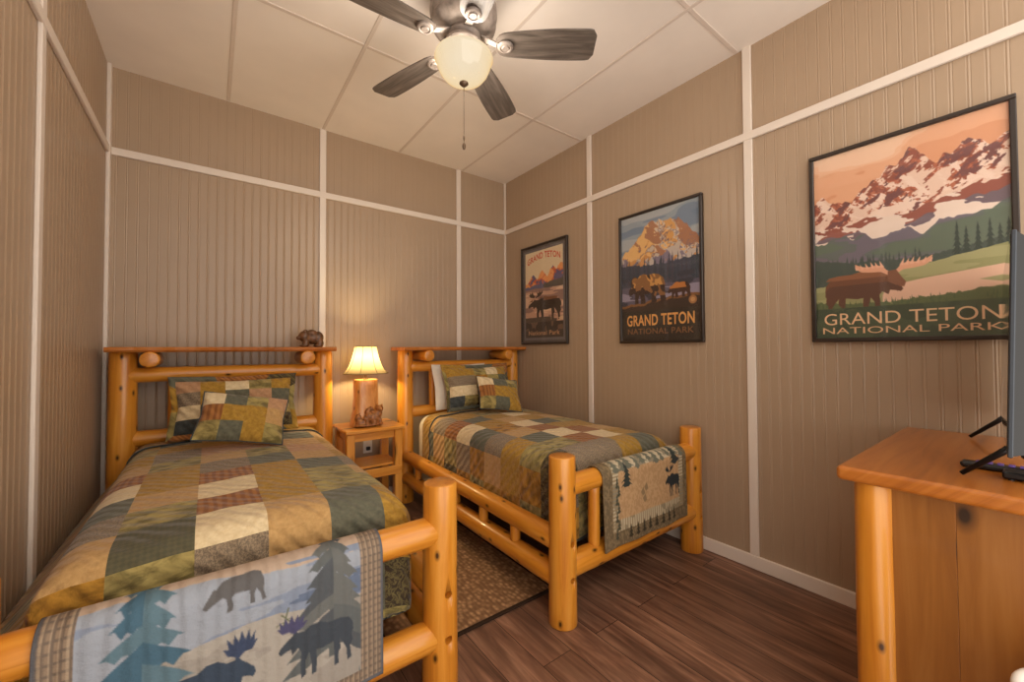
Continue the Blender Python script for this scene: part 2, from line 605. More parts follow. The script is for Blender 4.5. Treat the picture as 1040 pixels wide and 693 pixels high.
# ================================================================== painting (fabric prints and posters)
class Canvas:
    def __init__(self, w, h, col, ss=2):
        self.ss = ss; self.w, self.h = w * ss, h * ss
        self.a = np.zeros((self.h, self.w, 3), np.float32); self.a[:] = np.array(col) / 255
        yy, xx = np.mgrid[0:self.h, 0:self.w]
        self.X = (xx + .5) / self.w; self.Y = (yy + .5) / self.h       # y down

    def mask(self, pts):
        m = np.zeros((self.h, self.w), bool)
        P = [(x, y) for x, y in pts]
        ys = [p[1] for p in P]
        r0 = max(0, int(min(ys) * self.h) - 1); r1 = min(self.h, int(max(ys) * self.h) + 2)
        if r1 <= r0: return m
        Y = self.Y[r0:r1]; X = self.X[r0:r1]
        mm = np.zeros(Y.shape, bool)
        n = len(P)
        for i in range(n):
            x0, y0 = P[i]; x1, y1 = P[(i + 1) % n]
            if y0 == y1: continue
            c = ((y0 <= Y) != (y1 <= Y)) & (X < (x1 - x0) * (Y - y0) / (y1 - y0) + x0)
            mm ^= c
        m[r0:r1] = mm
        return m

    def fill(self, m, col, alpha=1.0):
        c = np.array(col, np.float32) / 255
        self.a[m] = self.a[m] * (1 - alpha) + c * alpha

    def poly(self, pts, col, alpha=1.0):
        self.fill(self.mask(pts), col, alpha)

    def fbm(self, sx, sy, seed=0, oct=4, gain=.5, shear=0):
        out = np.zeros((self.h, self.w), np.float32); amp = 1; tot = 0
        rs = np.random.RandomState(seed)
        for o in range(oct):
            G = rs.rand(64, 64).astype(np.float32)
            fx = (self.X + shear * self.Y) * sx * 2 ** o + 7.3 * o; fy = self.Y * sy * 2 ** o + 3.1 * o
            ix = np.floor(fx).astype(int); iy = np.floor(fy).astype(int)
            tx = fx - ix; ty = fy - iy
            tx = tx * tx * (3 - 2 * tx); ty = ty * ty * (3 - 2 * ty)
            g = lambda a, b: G[b % 64, a % 64]
            v = (g(ix, iy) * (1 - tx) + g(ix + 1, iy) * tx) * (1 - ty) + (g(ix, iy + 1) * (1 - tx) + g(ix + 1, iy + 1) * tx) * ty
            out += amp * v; tot += amp; amp *= gain
        return out / tot

    def ridge(self, pts, amp=0, seed=0, freq=20):
        xs = np.array([p[0] for p in pts]); ys = np.array([p[1] for p in pts])
        x = (np.arange(self.w) + .5) / self.w
        r = np.interp(x, xs, ys)
        rs = np.random.RandomState(seed)
        for o in range(3):
            k = int(freq * 2 ** o) + 2
            r += amp / 2 ** o * np.interp(x, np.linspace(0, 1, k), rs.rand(k) - .5)
        return self.Y > r[None, :], self.Y - r[None, :]

    def down(self):
        s = self.ss
        return self.a.reshape(self.h // s, s, self.w // s, s, 3).mean((1, 3))


MOOSE = [(0, .48), (.02, .42), (.10, .34), (.17, .28), (.20, .22), (.24, .26), (.32, .26), (.42, .2), (.52, .2), (.62, .26), (.80, .26),
         (.92, .3), (.97, .4), (.98, .52), (.95, .58), (.97, .7), (.93, .78), (.95, .97), (.89, 1), (.88, .8), (.84, .7), (.78, .58),
         (.80, .75), (.76, .82), (.77, .98), (.71, 1), (.71, .8), (.70, .6), (.55, .64), (.47, .62), (.48, .8), (.47, .98), (.41, 1),
         (.41, .8), (.38, .62), (.33, .75), (.34, .96), (.28, 1), (.27, .78), (.28, .58), (.24, .5), (.17, .58), (.15, .48), (.08, .50), (.03, .53)]
ANTL = [[(.20, .24), (.08, .2), (.0, .08), (.05, .12), (.07, .02), (.105, .10), (.14, .0), (.17, .1), (.23, .18)],
        [(.22, .24), (.30, .16), (.29, .02), (.335, .09), (.38, 0), (.40, .08), (.47, .0), (.47, .1), (.39, .18), (.26, .25)]]
BEAR = [(0, .62), (.02, .52), (.07, .46), (.10, .36), (.13, .28), (.17, .30), (.22, .26), (.32, .12), (.42, .08), (.52, .14), (.68, .12), (.82, .16),
        (.93, .28), (.98, .45), (.97, .62), (.98, .8), (1, .95), (.98, 1), (.86, 1), (.86, .9), (.84, .78), (.78, .68), (.74, .8), (.76, .96), (.74, 1),
        (.62, 1), (.63, .85), (.62, .7), (.48, .72), (.44, .72), (.46, .88), (.47, .97), (.45, 1), (.34, 1), (.34, .85), (.31, .72),
        (.27, .85), (.28, .98), (.18, 1), (.18, .85), (.18, .68), (.14, .66), (.08, .70), (.02, .70)]


def place(shape, x, y, w, h, flip=False):
    return [((x + (1 - px if flip else px) * w), y + py * h) for px, py in shape]


def pine(cv, x, y, w, h, col, tiers=6, seed=1, alpha=1, gap=None):
    rs = random.Random(seed)
    cv.poly([(x - w * .03, y + h * .2), (x + w * .03, y + h * .2), (x + w * .05, y + h), (x - w * .05, y + h)], col, alpha)
    for k in range(tiers):
        t0 = y + h * (.0 + .82 * k / tiers); t1 = y + h * (.10 + .9 * (k + 1) / tiers)
        ww = w * .5 * (.16 + .84 * (k + 1) / tiers)
        P = [(x, t0)]
        for s in (1, -1):
            e = [(x + s * ww * .35, t0 + (t1 - t0) * .45), (x + s * ww * (.85 + .3 * rs.random()), t1),
                 (x + s * ww * .55, t1 - (t1 - t0) * .18), (x + s * ww * .3, t1 + (t1 - t0) * .05)]
            P = P + e if s == 1 else P + list(reversed(e))
        cv.poly(P, col, alpha)


def grid_mesh(name, W, Hh, arr, fn, mat, parent=None, extra=None):
    """arr: (rows, cols, 3) sRGB colours, row 0 at top; fn(u, v) -> position (arrays)"""
    rows, cols = arr.shape[:2]
    u, v = np.meshgrid((np.arange(cols)) / (cols - 1), (np.arange(rows)) / (rows - 1))
    P = fn(u, v).reshape(-1, 3)
    idx = np.arange(rows * cols).reshape(rows, cols)
    F = np.stack([idx[:-1, :-1], idx[1:, :-1], idx[1:, 1:], idx[:-1, 1:]], -1).reshape(-1, 4)
    me = bpy.data.meshes.new(name)
    me.vertices.add(len(P)); me.vertices.foreach_set('co', P.astype(np.float32).ravel())
    me.loops.add(F.size); me.loops.foreach_set('vertex_index', F.astype(np.int32).ravel())
    me.polygons.add(len(F)); me.polygons.foreach_set('loop_start', np.arange(0, F.size, 4, dtype=np.int32))
    me.polygons.foreach_set('loop_total', np.full(len(F), 4, np.int32))
    me.update(calc_edges=True)
    uvl = me.uv_layers.new(name='UVMap')
    UV = np.stack([u * W, (1 - v) * Hh], -1).reshape(-1, 2)[F.ravel()]
    uvl.data.foreach_set('uv', UV.astype(np.float32).ravel())
    a = arr.reshape(-1, 3)
    L = np.where(a <= .04045, a / 12.92, ((a + .055) / 1.055) ** 2.4)
    L = np.concatenate([L, np.ones((len(L), 1))], 1)
    at = me.color_attributes.new('Col', 'FLOAT_COLOR', 'POINT')
    at.data.foreach_set('color', L.astype(np.float32).ravel())
    me.polygons.foreach_set('use_smooth', [True] * len(F))
    me.materials.append(mat)
    me.validate()
    o = bpy.data.objects.new(name, me); COL.objects.link(o)
    if parent: o.parent = parent
    return o


# ================================================================== setting
def bead_profile(L, pitch=.0508, d=.0011):
    """(s, depth) along a wall of length L: one flat board and one bead per pitch"""
    out = []; s = 0.0
    while s < L:
        for ds, dp in ((0, 0), (.032, 0), (.0344, -d), (.0368, -.0004), (.0400, .0006), (.0432, -.0004), (.0456, -d), (.048, 0)):
            if s + ds < L: out.append((s + ds, dp))
        s += pitch
    out.append((L, 0))
    return out


def bead_wall(name, p0, direction, normal, L, z0, z1):
    p0 = Vector(p0); d = Vector(direction); n = Vector(normal)
    mb = MB(); pr = bead_profile(L)
    k = len(pr)
    for z in (z0, z1):
        for s, dp in pr:
            mb.v.append(tuple(p0 + d * s + n * dp + Vector((0, 0, z))))
    for i in range(k - 1):
        mb.face((i, i + 1, k + i + 1, k + i), 0)
    b = len(mb.v)                           # solid back
    for z in (z0, z1):
        for s in (0, L):
            mb.v.append(tuple(p0 + d * s - n * .08 + Vector((0, 0, z))))
    mb.face((b, b + 1, b + 3, b + 2), 0)
    mb.face((0, k, b + 2, b), 0); mb.face((k - 1, 2 * k - 1, b + 3, b + 1), 0)
    o = mb.build(name, M['wall'], fix=True)
    return struct(o)


bead_wall('wall_back', (XL, YB, 0), (1, 0, 0), (0, -1, 0), XR - XL, 0, H)
bead_wall('wall_right', (XR, YF, 0), (0, 1, 0), (-1, 0, 0), YB - YF, 0, H)
bead_wall('wall_left', (XL, YF, 0), (0, 1, 0), (1, 0, 0), YB - YF, 0, H)

mb = MB(); mb.box((XL - .08, YF, -.06), (XR + .08, YB + .08, 0))
struct(mb.build('floor', M['floor']))
mb = MB(); mb.box((XL - .08, YF, H), (XR + .08, YB + .08, H + .05))
struct(mb.build('ceiling', M['ceil']))

NTR = [0]


def trim(lo, hi, mat='trim', name=None, bev=.003):
    NTR[0] += 1
    mb = MB(); mb.box(lo, hi, bev=bev)
    return struct(mb.build(name or 'trim_%d' % NTR[0], M[mat]))


BW, BT = .047, .014
X1, X2 = .706, 1.931
for x in (X1, X2):
    trim((x - BW / 2, YB - BT, 0.075), (x + BW / 2, YB, H))
for y in (2.245, 1.025, -.195):
    trim((XR - BT, y - BW / 2, 0.075), (XR, y + BW / 2, H))
for y in (2.215, .995, -.195):
    trim((XL, y - BW / 2, 0.075), (XL + BT, y + BW / 2, H))
trim((XL, YB - .04, 0.075), (XL + .02, YB, H)); trim((XR - .018, YB - .018, 0.075), (XR, YB, H))
trim((XL + .02, YB - BT - .003, RAIL_Z - BW / 2), (XR - .018, YB, RAIL_Z + BW / 2))
trim((XR - BT - .003, YF, RAIL_Z - BW / 2), (XR, YB - .018, RAIL_Z + BW / 2))
trim((XL, YF, RAIL_Z - BW / 2), (XL + BT + .003, YB - .04, RAIL_Z + BW / 2))
trim((XL, YB - .016, 0), (XR, YB, .075), name='baseboard_back')
trim((XR - .018, YF, 0), (XR, YB - .016, .075), name='baseboard_right')
trim((XL, YF, 0), (XL + .016, YB - .016, .075), name='baseboard_left')
for x in (.09, X1, 1.333, 1.967):
    trim((x - .011, YF, H - .004), (x + .011, YB - BT, H), 'ceil_strip')
xs = [XL, .09 - .011, .09 + .011, X1 - .011, X1 + .011, 1.333 - .011, 1.333 + .011, 1.967 - .011, 1.967 + .011, XR]
for i in range(0, 10, 2):
    y = 2.335 if i != 4 else 2.335
    trim((xs[i], y - .012, H - .004), (xs[i + 1], y + .012, H), 'ceil_strip')
    trim((xs[i], 1.08 - .012, H - .004), (xs[i + 1], 1.08 + .012, H), 'ceil_strip')


# ================================================================== beds
LM = [M['log'], M['log_end']]


def carve_holes(o, holes):
    """real drilled holes: boolean difference, applied"""
    import bmesh
    b = bmesh.new()
    for c, r, d in holes:
        Mx = Matrix.Translation(c) @ Matrix.Rotation(PI / 2, 4, 'X')
        bmesh.ops.create_cone(b, cap_ends=True, segments=16, radius1=r, radius2=r, depth=d, matrix=Mx)
    me = bpy.data.meshes.new('cut'); b.to_mesh(me); b.free()
    me.materials.append(M['hole'])
    c = bpy.data.objects.new('cut', me); COL.objects.link(c)
    c.parent = o.parent
    md = o.modifiers.new('b', 'BOOLEAN'); md.operation = 'DIFFERENCE'; md.solver = 'EXACT'; md.object = c
    bpy.context.view_layer.update()
    dg = bpy.context.evaluated_depsgraph_get()
    out = bpy.data.meshes.new_from_object(o.evaluated_get(dg))
    o.modifiers.clear(); old = o.data; o.data = out; out.name = old.name
    bpy.data.objects.remove(c)


HP = .555          # post centre, half spacing
HY = 1.87          # headboard posts


def make_bed(label):
    root = thing('log_bed', label, 'bed')
    for s in (-1, 1):
        mb = MB(); mb.log((s * HP, 0, 0), (s * HP, 0, .762), .065, .0615, seg=26, rings=10, amp=.02, dome=.006)
        p = mb.build('foot_post', LM, root, smooth='angle', fix=True)
        carve_holes(p, [((s * HP + .002, -.06, .375), .0135, .07), ((s * HP + .002, -.06, .215), .0135, .07)])
    for s in (-1, 1):
        mb = MB(); mb.log((s * HP, HY, 0), (s * HP, HY, 1.248), .072, .062, seg=24, rings=12, amp=.03)
        mb.build('head_post', LM, root, smooth='angle')
    # footboard
    mb = MB(); mb.log((-HP, 0, .617), (HP, 0, .617), .05, .052, rings=12, amp=.03); mb.build('footboard_rail', LM, root, smooth='angle')
    mb = MB(); mb.log((-HP, 0, .247), (HP, 0, .247), .055, .053, rings=12, amp=.03); mb.build('footboard_rail', LM, root, smooth='angle')
    for x in (-.34, -.03, .27):
        mb = MB(); mb.log((x, 0, .285), (x, 0, .585), .03, .03, seg=14, amp=.04); mb.build('footboard_spindle', LM, root, smooth='angle')
    # side rails
    for s in (-1, 1):
        mb = MB(); mb.log((s * HP, 0, .365), (s * HP, HY, .378), .052, .05, rings=16, amp=.03, bend=.004)
        r = mb.build('side_rail', LM, root, smooth='angle')
        mb = MB(); mb.log((s * HP, 0, .197), (s * HP, HY, .205), .052, .05, rings=16, amp=.03)
        mb.build('side_rail', LM, root, smooth='angle')
        for y in (.36, .67, 1.0, 1.30, 1.60):
            mb = MB(); mb.log((s * HP, y, .235), (s * HP, y, .34), .027, .027, seg=12, rings=4, amp=.04)
            mb.build('side_spindle', LM, root, smooth='angle')
    # headboard
    mb = MB(); mb.log((-HP, HY - .01, 1.113), (HP, HY - .01, 1.113), .045, .044, rings=14, amp=.05, bend=.006); mb.build('headboard_rail', LM, root, smooth='angle')
    mb = MB(); mb.log((-HP, HY, .735), (HP, HY, .735), .047, .047, rings=14, amp=.05); mb.build('headboard_rail', LM, root, smooth='angle')
    for x in (-.31, -.10, .09, .28):
        mb = MB(); mb.log((x, HY, .76), (x, HY, 1.10), .028, .028, seg=14, rings=5, amp=.05); mb.build('headboard_spindle', LM, root, smooth='angle')
    for s in (-1, 1):
        mb = MB(); mb.log((s * .41, HY - .165, 1.205), (s * .41, HY + .12, 1.205), .046, .046, seg=20, rings=4, amp=.03); mb.build('shelf_bracket', LM, root, smooth='angle')
    # live-edge shelf slab
    mb = MB(); n = 40; rs = random.Random(3)
    top = []
    L = .62
    fr = [(-L + 2 * L * i / n, 1.715 + .012 * mnoise.noise(Vector((i * .35, 1, 2))) + .006 * mnoise.noise(Vector((i * 1.1, 4, 2)))) for i in range(n + 1)]
    bk = [(x, 2.025) for x, y in fr]
    for z, ins in ((1.247, .014), (1.258, 0.002), (1.268, 0.0), (1.277, .006)):
        for (x, y) in fr: mb.v.append((x, y + ins, z))
        for (x, y) in bk: mb.v.append((x, y, z))
    m = 2 * (n + 1)
    for k in range(3):
        for i in range(n):
            mb.face((k * m + i, k * m + i + 1, (k + 1) * m + i + 1, (k + 1) * m + i), 0, [(.0, mb.v[i][0]), (0, mb.v[i + 1][0]), (.02, mb.v[i + 1][0]), (.02, mb.v[i][0])])
            a = k * m + n + 1
            mb.face((a + i + 1, a + i, a + m + i, a + m + i + 1), 0)
        for e, q in ((0, n + 1), (n, 2 * n + 1)):
            mb.face((k * m + e, k * m + q, (k + 1) * m + q, (k + 1) * m + e), 0)
    for k in (0, 3):
        for i in range(n):
            q = (k * m + i, k * m + i + 1, k * m + n + 2 + i, k * m + n + 1 + i)
            mb.face(q, 0, [(mb.v[j][1], mb.v[j][0]) for j in q])
    mb.build('headboard_shelf', M['slab'], root, fix=True)
    return root


B1 = (.135, 1.37, 0); B2 = (1.862, 1.36, 0)
bed1 = make_bed('honey log bed along the left wall, blue moose and pine throw over its foot rail')
bed1.location = B1
bed2 = copy_tree(bed1)
bed2.location = B2
bed2['label'] = 'honey log bed in the right corner, small tan throw over its foot rail'
for b in (bed1, bed2): b['group'] = 'matching log beds'
for k, c in enumerate([c for c in bed1.children if c.name.startswith('footboard_rail')]):
    c.location.z -= (.028, .032)[k]
for c in bed1.children:
    if c.name.startswith('head_post'): c.location.x = .018 if min(v.co.x for v in c.data.vertices) < 0 else -.016
    if c.name.startswith('headboard_shelf'): c.scale.x = .965


def rounded_slab(name, lo, hi, r, mat, label, cat, loc, group=None):
    """mattress-like block with soft edges"""
    import bmesh
    b = bmesh.new()
    bmesh.ops.create_cube(b, size=1)
    for v in b.verts:
        v.co = Vector([lo[i] + (v.co[i] + .5) * (hi[i] - lo[i]) for i in range(3)])
    bmesh.ops.bevel(b, geom=b.edges[:], offset=r, segments=4, profile=.5, affect='EDGES')
    me = bpy.data.meshes.new(name); b.to_mesh(me); b.free()
    me.polygons.foreach_set('use_smooth', [True] * len(me.polygons))
    o = mesh_obj(name, me, mat, loc=loc)
    return tag(o, label, cat, group)


for base, nm in ((B1, 'left'), (B2, 'right')):
    side = 'bed along the left wall' if nm == 'left' else 'bed in the right corner'
    rounded_slab('box_spring', (-.44, .16, .262), (.44, 1.79, .44), .02, M['boxspring'],
                 'grey cloth box spring under the mattress of the ' + side, 'box spring', base, 'box springs')
    rounded_slab('mattress', (-.445, .155, .44), (.445, 1.79, .664), .06, M['sheet'],
                 'mattress in a white sheet on the ' + side, 'mattress', base, 'white mattresses')


# ---- patchwork quilts
PITCH_U, PITCH_V = .183, .178
SUB = 9


def make_quilt(label, base, rows_map, head_y, seed, flare=False):
    """rows_map: dict col -> string of fabric codes from head to foot; u measured from the bed centre"""
    rs = random.Random(seed)
    hw, top, R = .482, .706, .085
    ncol = 10; u0 = -5 * PITCH_U + .018
    vlen_top = head_y - .105                       # quilt runs from the head end to the foot edge
    nrow = int(math.ceil((vlen_top + .36) / PITCH_V))
    nu, nv = ncol * SUB, nrow * SUB

    def edge(s, flat):
        """s: arc length beyond the centre; returns (horizontal, drop)"""
        a = flat - R
        q = R * PI / 2
        if s <= a: return s, 0
        if s <= a + q:
            t = (s - a) / R
            return a + R * math.sin(t), R * (1 - math.cos(t))
        d = s - a - q
        return flat + min(.006, d * .02), R + d
    mb = MB()
    for j in range(nv + 1):
        v = j * PITCH_V / SUB
        hy, dy = edge(v, vlen_top)
        for i in range(nu + 1):
            u = u0 + i * PITCH_U / SUB
            hx, dx = edge(abs(u), hw)
            x = math.copysign(hx, u)
            if flare and u < 0 and dx > R: x -= min(.143, .75 * (dx - R))
            drop = math.hypot(dx, dy) if (dx > R and dy > R) else max(dx, dy) + .25 * min(dx, dy)
            crown = .030 * max(0, 1 - (x / hw) ** 2) - .012 * (v / vlen_top if v < vlen_top else 1)
            z = top + crown - drop
            y = head_y - hy
            p = Vector((u * 4.2 + seed, v * 4.2, 1.0))
            wr = .007 * mnoise.noise(p) + .004 * mnoise.noise(p * 3.1)
            fl = min(1, drop / .3)
            fold = fl * (.006 * math.sin((u if dy > dx else v) * 26 + seed) - .004)
            if flare and u < 0 and dx > R: z += wr * .5
            elif dx > dy and dx > R: x -= math.copysign(abs(fold) + abs(wr) * .4, u)
            elif dy > R: y -= fold * .8 + wr * .5
            else: z += wr
            if dx > R * .9 and dy > R * .9:      # gathered hanging corner, tucked inside the posts
                k = min(1, (min(dx, dy) - R * .9) / .15)
                if not (flare and u < 0): x -= math.copysign(.035 * k, u)
                y += .035 * k
            z = max(z, .275)
            if flare and -.6245 < x < -.488: z = max(z, .438)          # lies over the side rail
            mb.v.append((x, y, z))
    w = nu + 1
    for j in range(nv):
        for i in range(nu):
            q = (j * w + i, (j + 1) * w + i, (j + 1) * w + i + 1, j * w + i + 1)
            c, r = i // SUB, j // SUB
            s = rows_map.get(c, '')
            code = s[r] if r < len(s) and s[r] != '.' else None
            if code is None:
                st = random.Random(c * 31 + r * 7 + seed); code = st.choice('gtkswbtdoc')
            U = lambda a, b: ((u0 + a * PITCH_U / SUB) + c * .31, -b * PITCH_V / SUB + r * .17)
            if i == 0 or i == nu - 1 or j == nv - 1: code = 'n'
            mb.face(q, FI[code], [U(i, j), U(i, j + 1), U(i + 1, j + 1), U(i + 1, j)])
    root = thing('patchwork_quilt', label, 'quilt', base, group='patchwork quilts')
    o = mb.build('quilt_top', FM, root, smooth=True)
    md = o.modifiers.new('thick', 'SOLIDIFY'); md.thickness = .008; md.offset = 0
    if True:
        # gold border band at the head with a scalloped dark-bound edge
        hb = MB(); n = 96
        def P(i, k):
            u = -(hw + .30) + (2 * (hw + .30)) * i / n
            hx, dx = edge(abs(u), hw + .006)
            x = math.copysign(hx, u)
            y = head_y + .012 - k
            return (x, y, top + .012 + .030 * max(0, 1 - (x / hw) ** 2) - dx)
        for i in range(n + 1):
            hb.v.append(P(i, 0)); hb.v.append(P(i, .105 + .024 * abs(math.sin(i * PI / 12))))
            hb.v.append(P(i, .117 + .024 * abs(math.sin(i * PI / 12))))
        for i in range(n):
            for k, m_ in ((0, 0), (1, 1)):
                hb.face((3 * i + k, 3 * i + k + 1, 3 * i + k + 4, 3 * i + k + 3), m_)
        bo = hb.build('quilt_border', [FAB['g'], FAB['n']], root, smooth=True)
        bo['label'] = 'gold border band with scalloped dark edge'
        md = bo.modifiers.new('thick', 'SOLIDIFY'); md.thickness = .006
    return root


HEADY = 1.705
# columns: 0..4 left of centre, 5..9 right.  one letter per patch, head to foot
QA = {
    2: 'gkgtrcswtbbbbb',
    3: 'sgwkggtkpkkkkd',
    4: 'tgotwrcrcwwwdd',
    5: 'gtoksgggttttdk',
    6: 'wstotskkssskdk',
    7: 'ttgtgwtkggdkdd',
    8: 'kbdkgbdkdbdkdd',
    1: 'gbkgbgbkgbbbbb',
    0: 'bkgbkgbgkbbbbb',
}
make_quilt('patchwork quilt on the bed along the left wall, gold, cream, slate and rust squares', B1, QA, HEADY, 3, True)
QB = {
    2: 'twrcswgkdwbddd',
    1: 'stkwbtgbddkkdd',
    0: 'kgdbkgbkddkddd',
    3: 'ggsgbtskwkkddd',
    4: 'tkgtcrcrwtdkdd',
    5: 'gtcgsgrcgtkddd',
    6: 'skgtkgtgstcddd',
    7: 'gtkgtsgkgsbddd',
}
make_quilt('patchwork quilt on the bed in the right corner, its head border folded over white sheet', B2, QB, 1.66, 11)


# white sheet showing past the quilt at the head of the right bed
mb = MB(); n = 96
for i in range(n + 1):
    uu = -.80 + 1.60 * i / n
    a = abs(uu); hw_, R_ = .466, .085; fl_ = hw_ - R_
    if a <= fl_: hx, dz = a, 0
    elif a <= fl_ + R_ * PI / 2: hx, dz = fl_ + R_ * math.sin((a - fl_) / R_), R_ * (1 - math.cos((a - fl_) / R_))
    else: hx, dz = hw_, R_ + a - fl_ - R_ * PI / 2
    zz = .688 + .030 * max(0, 1 - (hx / .482) ** 2) - dz
    for k, y in enumerate((1.60, 1.66, 1.72, 1.782, 1.796)):
        mb.v.append((math.copysign(hx - (.02 if k == 4 else 0), uu), y, zz - (.02 if k == 4 else 0) + .003 * mnoise.noise(Vector((uu * 6, y * 9, 3)))))
for i in range(n):
    for k in range(4):
        mb.face((5 * i + k, 5 * i + k + 1, 5 * i + k + 6, 5 * i + k + 5), 0)
o = mb.build('bed_sheet', M['sheet'], smooth=True, loc=B2)
tag(o, 'white bed sheet edge showing past the folded quilt at the head of the right bed', 'bed sheet')
md = o.modifiers.new('thick', 'SOLIDIFY'); md.thickness = .003


# ---- pillows
def make_pillow(name, label, W, Hh, T, codes, nc, nr, loc, rot, flange=0.0, group=None, back='g', seed=0):
    root = thing(name, label, 'pillow', loc, group=group)
    root.rotation_euler = (Matrix.Rotation(rot[1], 3, 'Z') @ Matrix.Rotation(rot[0], 3, 'X') @ Matrix.Rotation(rot[2], 3, 'Z')).to_euler()
    mb = MB(); n = 10
    nu, nv = nc * n, nr * n
    for side in (1, -1):
        base = len(mb.v)
        for j in range(nv + 1):
            for i in range(nu + 1):
                a = 2 * i / nu - 1; b = 2 * j / nv - 1
                pinch = 1 - .07 * (1 - abs(a)) * abs(b) ** 3 - 0
                pinch2 = 1 - .07 * (1 - abs(b)) * abs(a) ** 3
                x = a * W / 2 * pinch2; y = b * Hh / 2 * pinch
                fa = max(0, 1 - abs(a) ** 3.2); fb = max(0, 1 - abs(b) ** 3.2)
                z = side * (T / 2) * (fa * fb) ** .55
                z += .006 * mnoise.noise(Vector((a * 3 + seed, b * 3, side * 2.0))) * (fa * fb) ** .5
                mb.v.append((x, y, z))
        for j in range(nv):
            for i in range(nu):
                q = (base + j * (nu + 1) + i, base + j * (nu + 1) + i + 1, base + (j + 1) * (nu + 1) + i + 1, base + (j + 1) * (nu + 1) + i)
                if side < 0: q = tuple(reversed(q))
                c = codes[nr - 1 - j // n][i // n] if side > 0 else back
                mb.face(q, FI[c], [(mb.v[k][0] + (i // n) * .2, mb.v[k][1]) for k in q])
    mb.build('cover', FM, root, smooth=True)
    # piping or flange all round
    fl = MB(); pts = []
    N = 120
    per = []
    for i in range(N):
        t = i / N * 4
        s = int(t); f = t - s
        a, b = [(-1 + 2 * f, -1), (1, -1 + 2 * f), (1 - 2 * f, 1), (-1, 1 - 2 * f)][s]
        p2 = 1 - .07 * (1 - abs(b)) * abs(a) ** 3; p1 = 1 - .07 * (1 - abs(a)) * abs(b) ** 3
        per.append((a * W / 2 * p2, b * Hh / 2 * p1))
    if flange > 0:
        for i, (x, y) in enumerate(per):
            sx = 1 + 2 * flange / W; sy = 1 + 2 * flange / Hh
            w = .010 * mnoise.noise(Vector((i * .3, seed, 2)))
            fl.v.append((x * .985, y * .985, 0)); fl.v.append((x * sx, y * sy, w))
        for i in range(N):
            j = (i + 1) % N
            seg = (i * 9 // N + seed) % 5
            fl.face((2 * i, 2 * i + 1, 2 * j + 1, 2 * j), seg)
        o = fl.build('flange', [FAB['d'], FAB['r'], FAB['s'], FAB['g'], FAB['k']], root, smooth=True)
        md = o.modifiers.new('thick', 'SOLIDIFY'); md.thickness = .006; md.offset = 0
    else:
        P3 = [(x, y, 0) for x, y in per]
        fl.tube(P3 + [P3[0]], .004, 6)
        fl.build('piping', [FAB['n']], root, smooth=True)
    return root


SH = [['o', 'g', 'c', 'k', 'g'], ['w', 'g', 's', 'o', 's'], ['c', 'd', 'k', 'g', 'k'], ['n', 'd', 'g', 's', 'd']]
TH = [['c', 's', 'k', 'o'], ['r', 'g', 'g', 't'], ['k', 's', 'g', 'k']]
make_pillow('pillow_sham', 'large patchwork sham propped against the headboard of the left bed', .60, .315, .13, SH, 5, 4,
            (.137, 2.995, .925), (math.radians(72), 0, 0), .03, 'patchwork shams', seed=1)
make_pillow('throw_pillow', 'small patchwork throw pillow slumped in front of the sham on the left bed', .40, .29, .11, TH, 4, 3,
            (.150, 2.62, .888), (math.radians(52), math.radians(4), math.radians(-13)), 0, 'patchwork throw pillows', seed=4)
SH2 = [['g', 'g', 'k', 'c', 'g'], ['w', 'w', 'b', 'k', 's'], ['c', 'c', 'd', 'g', 'k'], ['n', 'k', 'd', 's', 'd']]
TH2 = [['c', 's', 'k'], ['r', 'g', 'g'], ['k', 's', 'g']]
make_pillow('pillow_sham', 'patchwork sham propped against the headboard of the right bed', .62, .34, .13, SH2, 5, 4,
            (1.872, 2.975, .938), (math.radians(72), 0, 0), .03, 'patchwork shams', seed=2)
make_pillow('throw_pillow', 'small patchwork throw pillow leaning on the right end of the sham on the right bed', .38, .30, .11, TH2, 3, 3,
            (1.915, 2.73, .885), (math.radians(56), math.radians(-4), math.radians(-10)), 0, 'patchwork throw pillows', seed=6)
# white sleeping pillow behind the right-hand sham
root = thing('bed_pillow', 'white sleeping pillow half hidden behind the sham on the right bed', 'pillow', (1.775, 3.105, .938))
root.rotation_euler = (math.radians(76), 0, 0)
mb = MB(); nu, nv = 30, 20
for side in (1, -1):
    base = len(mb.v)
    for j in range(nv + 1):
        for i in range(nu + 1):
            a = 2 * i / nu - 1; b = 2 * j / nv - 1
            fa = max(0, 1 - abs(a) ** 3); fb = max(0, 1 - abs(b) ** 3)
            mb.v.append((a * .27 * (1 - .05 * (1 - abs(b)) * abs(a) ** 3), b * .195 * (1 - .06 * (1 - abs(a)) * abs(b) ** 3), side * .042 * (fa * fb) ** .55))
    for j in range(nv):
        for i in range(nu):
            q = (base + j * (nu + 1) + i, base + j * (nu + 1) + i + 1, base + (j + 1) * (nu + 1) + i + 1, base + (j + 1) * (nu + 1) + i)
            mb.face(q if side > 0 else tuple(reversed(q)), 0)
mb.build('pillowcase', M['sheet'], root, smooth=True)


